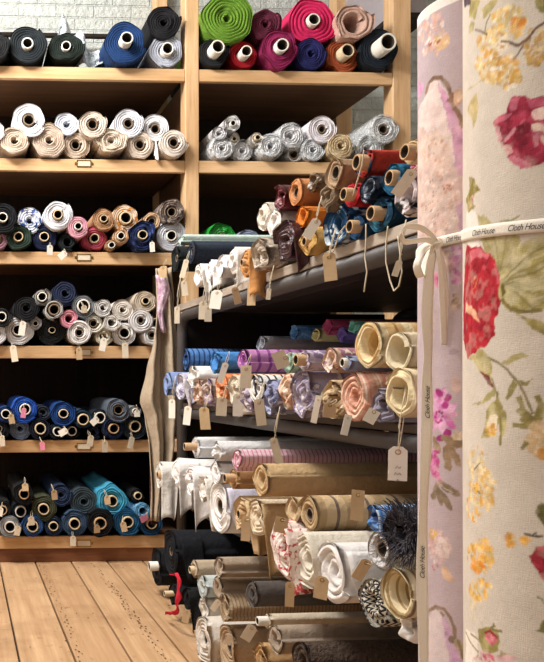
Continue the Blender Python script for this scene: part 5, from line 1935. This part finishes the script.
def strip(path, width_dir, w, name, parent=None, th=0.0007):
    """ribbon along a path of points; width_dir: vector or list"""
    rows = []
    for i, p_ in enumerate(path):
        d = width_dir[i] if isinstance(width_dir, list) else width_dir
        rows.append([p_ + d * (w * q) - rib_c for q in (-.5, -.2, .2, .5)])
    return obj(name, sheet(rows, th), M_RIBBON, parent or ribbon)


UPV = Vector((0, 0, 1))
RW = 0.0165
ph_k, z_k = phi_of(lc, 437, 243)
ph_k2, z_k2 = phi_of(lc, 461.5, 237)
ph_c, z_c = phi_of(cc, 463.4, 236)
ph_r, z_r = phi_of(cc, 544, 225.5)
path, front_lc, front_cc = [], [], []
for i in range(10):
    q = i / 9
    path.append(cyl_pt(C_L, R_L + 0.0015, ph_k + (ph_k2 - ph_k) * q, z_k + (z_k2 - z_k) * q))
zmid = z_r
for i in range(44):
    q = i / 43
    ph = ph_c + (math.radians(62) - ph_c) * q
    qq = min(1.0, (ph - ph_c) / (ph_r - ph_c))
    path.append(cyl_pt(C_C, R_C + 0.0015, ph, z_c + (z_r - z_c) * qq))
ph_b0, ph_b1 = math.radians(40), ph_k + 2 * PI
for i in range(24):
    q = i / 23
    path.append(cyl_pt(C_L, R_L + 0.0016, ph_b0 + (ph_b1 - ph_b0) * q, z_r + (z_k - z_r) * q))
strip(path, UPV, RW, 'band')


def lettering(place, n_chars_w, height, parent):
    cu = bpy.data.curves.new('lettering', 'FONT')
    cu.body = 'Cloth House'
    cu.shear = 0.45
    cu.size = 1.0
    cu.space_character = 0.92
    to = bpy.data.objects.new('lettering', cu)
    COL.objects.link(to)
    bpy.context.view_layer.update()
    dg = bpy.context.evaluated_depsgraph_get()
    me = bpy.data.meshes.new_from_object(to.evaluated_get(dg))
    bpy.data.objects.remove(to)
    xs = [v.co.x for v in me.vertices]; ys = [v.co.y for v in me.vertices]
    x0, x1, y0, y1 = min(xs), max(xs), min(ys), max(ys)
    for v in me.vertices:
        u = (v.co.x - x0) / (x1 - x0) - 0.5
        w = (v.co.y - y0) / (y1 - y0) - 0.5
        v.co = place(u * n_chars_w, w * height) - rib_c
    me.materials.clear()
    o = obj('lettering', me, M_INK, parent)
    o['label'] = 'dark script lettering'
    return o


def on_cream(px):
    ph0, z0 = phi_of(cc, px, 227)

    def f(u, w):
        ph = ph0 + u / R_C
        qq = min(1.0, (ph - ph_c) / (ph_r - ph_c))
        return cyl_pt(C_C, R_C + 0.0026, ph, z_c + (z_r - z_c) * qq + w)
    return f


def on_lilac(px):
    ph0, z0 = phi_of(lc, px, 239)

    def f(u, w):
        ph = ph0 + u / R_L
        qq = (ph - ph_k) / (ph_k2 - ph_k)
        return cyl_pt(C_L, R_L + 0.0026, ph, z_k + (z_k2 - z_k) * qq + w)
    return f


lettering(on_cream(527), 0.043, 0.0078, ribbon)
lettering(on_cream(484), 0.043, 0.0078, ribbon)
lettering(on_lilac(455), 0.024, 0.0085, ribbon)

# knot, loops and tails in front of the lilac bolt
YT = (cyl_pt(C_L, R_L, ph_k, 1).y) - 0.006


def front(px, py, dy=0.0):
    return at_y(px, py, YT + dy)


kc = front(437, 244, -0.002)
g = Geo()
import bmesh
bm = bmesh.new()
bmesh.ops.create_icosphere(bm, subdivisions=3, radius=1)
for v in bm.verts:
    n_ = v.co.copy()
    v.co = Vector((n_.x * 0.0085, n_.y * 0.0065, n_.z * 0.0095)) * (1 + 0.12 * math.sin(n_.z * 7 + n_.x * 4))
    v.co += kc - rib_c
me = bpy.data.meshes.new('knot'); bm.to_mesh(me); bm.free()
me.polygons.foreach_set('use_smooth', [True] * len(me.polygons))
obj('knot', me, M_RIBBON, ribbon)


def curve_px(pts, n=8):
    P = [front(*q) for q in pts]
    return smooth_path(P, n)


up_l = (Vector((0.0, -0.75, 0.66))).normalized()
strip(curve_px([(437, 243, -.004), (430, 234, -.012), (421, 228, -.022), (410, 226, -.03), (402, 230, -.034), (401, 237, -.028), (406, 242, -.018), (416, 241, -.01), (427, 240, -.006), (437, 244, -.004)]), up_l, 0.010, 'bow_loop')
strip(curve_px([(437, 244, -.005), (428, 246, -.012), (421, 254, -.018), (417, 266, -.02), (421, 277, -.014), (424, 268, -.008), (430, 252, -.006), (437, 246, -.005)]), Vector((.5, -.8, .2)).normalized(), 0.012, 'bow_loop')
RTV = Vector((RT[0], RT[1], 0))


def tail(pts, w, name):
    P = curve_px(pts)
    wd = [(RTV + Vector((0.0, 0.28 * math.sin(i * 0.23), 0))).normalized() for i in range(len(P))]
    return strip(P, wd, w, name), P


tail([(436, 246, -.006), (431, 262, -.012), (428, 290, -.016), (427, 320, -.014), (428, 350, -.012), (427, 380, -.012), (427, 420, -.012), (425, 470, -.012),
      (423, 520, -.012), (422, 570, -.012), (423, 620, -.012), (424, 672, -.012)], 0.0165, 'tail')
tail([(437, 246, -.005), (441, 258, -.008), (444, 280, -.010), (446, 310, -.010), (449, 345, -.008)], 0.011, 'tail')
tail([(437, 246, -.008), (440, 262, -.012), (442, 285, -.016), (443.5, 315, -.015), (444, 345, -.014)], 0.010, 'tail')


def on_tail(px, py):
    c0 = front(px, py, -0.0145)

    def f(u, w):
        return c0 + UPV * u - RTV * w
    return f


lettering(on_tail(427.5, 402), 0.050, 0.0075, ribbon)
lettering(on_tail(422.3, 562), 0.050, 0.0075, ribbon)

# ------------------------------------------------------------------ light
w = bpy.data.worlds.new('world')
sc.world = w
w.use_nodes = True
w.node_tree.nodes['Background'].inputs[0].default_value = (*lin('#fff8f0'), 1)
w.node_tree.nodes['Background'].inputs[1].default_value = 0.16


def area(name, loc, target, size, power, col='#ffedd8', sy=None):
    d = bpy.data.lights.new(name, 'AREA')
    d.energy = power
    d.color = lin(col)
    d.shape = 'RECTANGLE'
    d.size = size
    d.size_y = sy or size
    o = bpy.data.objects.new(name, d)
    COL.objects.link(o)
    o.location = loc
    o.rotation_euler = (Vector(target) - Vector(loc)).to_track_quat('-Z', 'Y').to_euler()
    return o


area('unseen_overhead_light', (-0.6, 2.55, 3.65), (0.55, 3.8, 0.9), 1.2, 175, '#fffbf6', 0.7)  # unseen overhead lights, placed for their effect on rolls and shelves
area('unseen_overhead_light', (-1.2, 2.9, 3.6), (0.5, 3.2, 0.3), 0.9, 60, '#fffbf6', 0.7)
area('unseen_overhead_light', (-0.9, -0.6, 3.5), (0.9, 3.0, 0.8), 1.0, 22, '#fffbf6', 0.7)  # unseen fill light added near the camera
area('unseen_side_light', (-2.5, 1.4, 1.9), (1.2, 3.2, 0.8), 1.6, 16, '#fbfaff', 1.8)  # unseen side light added; the left wall has no opening
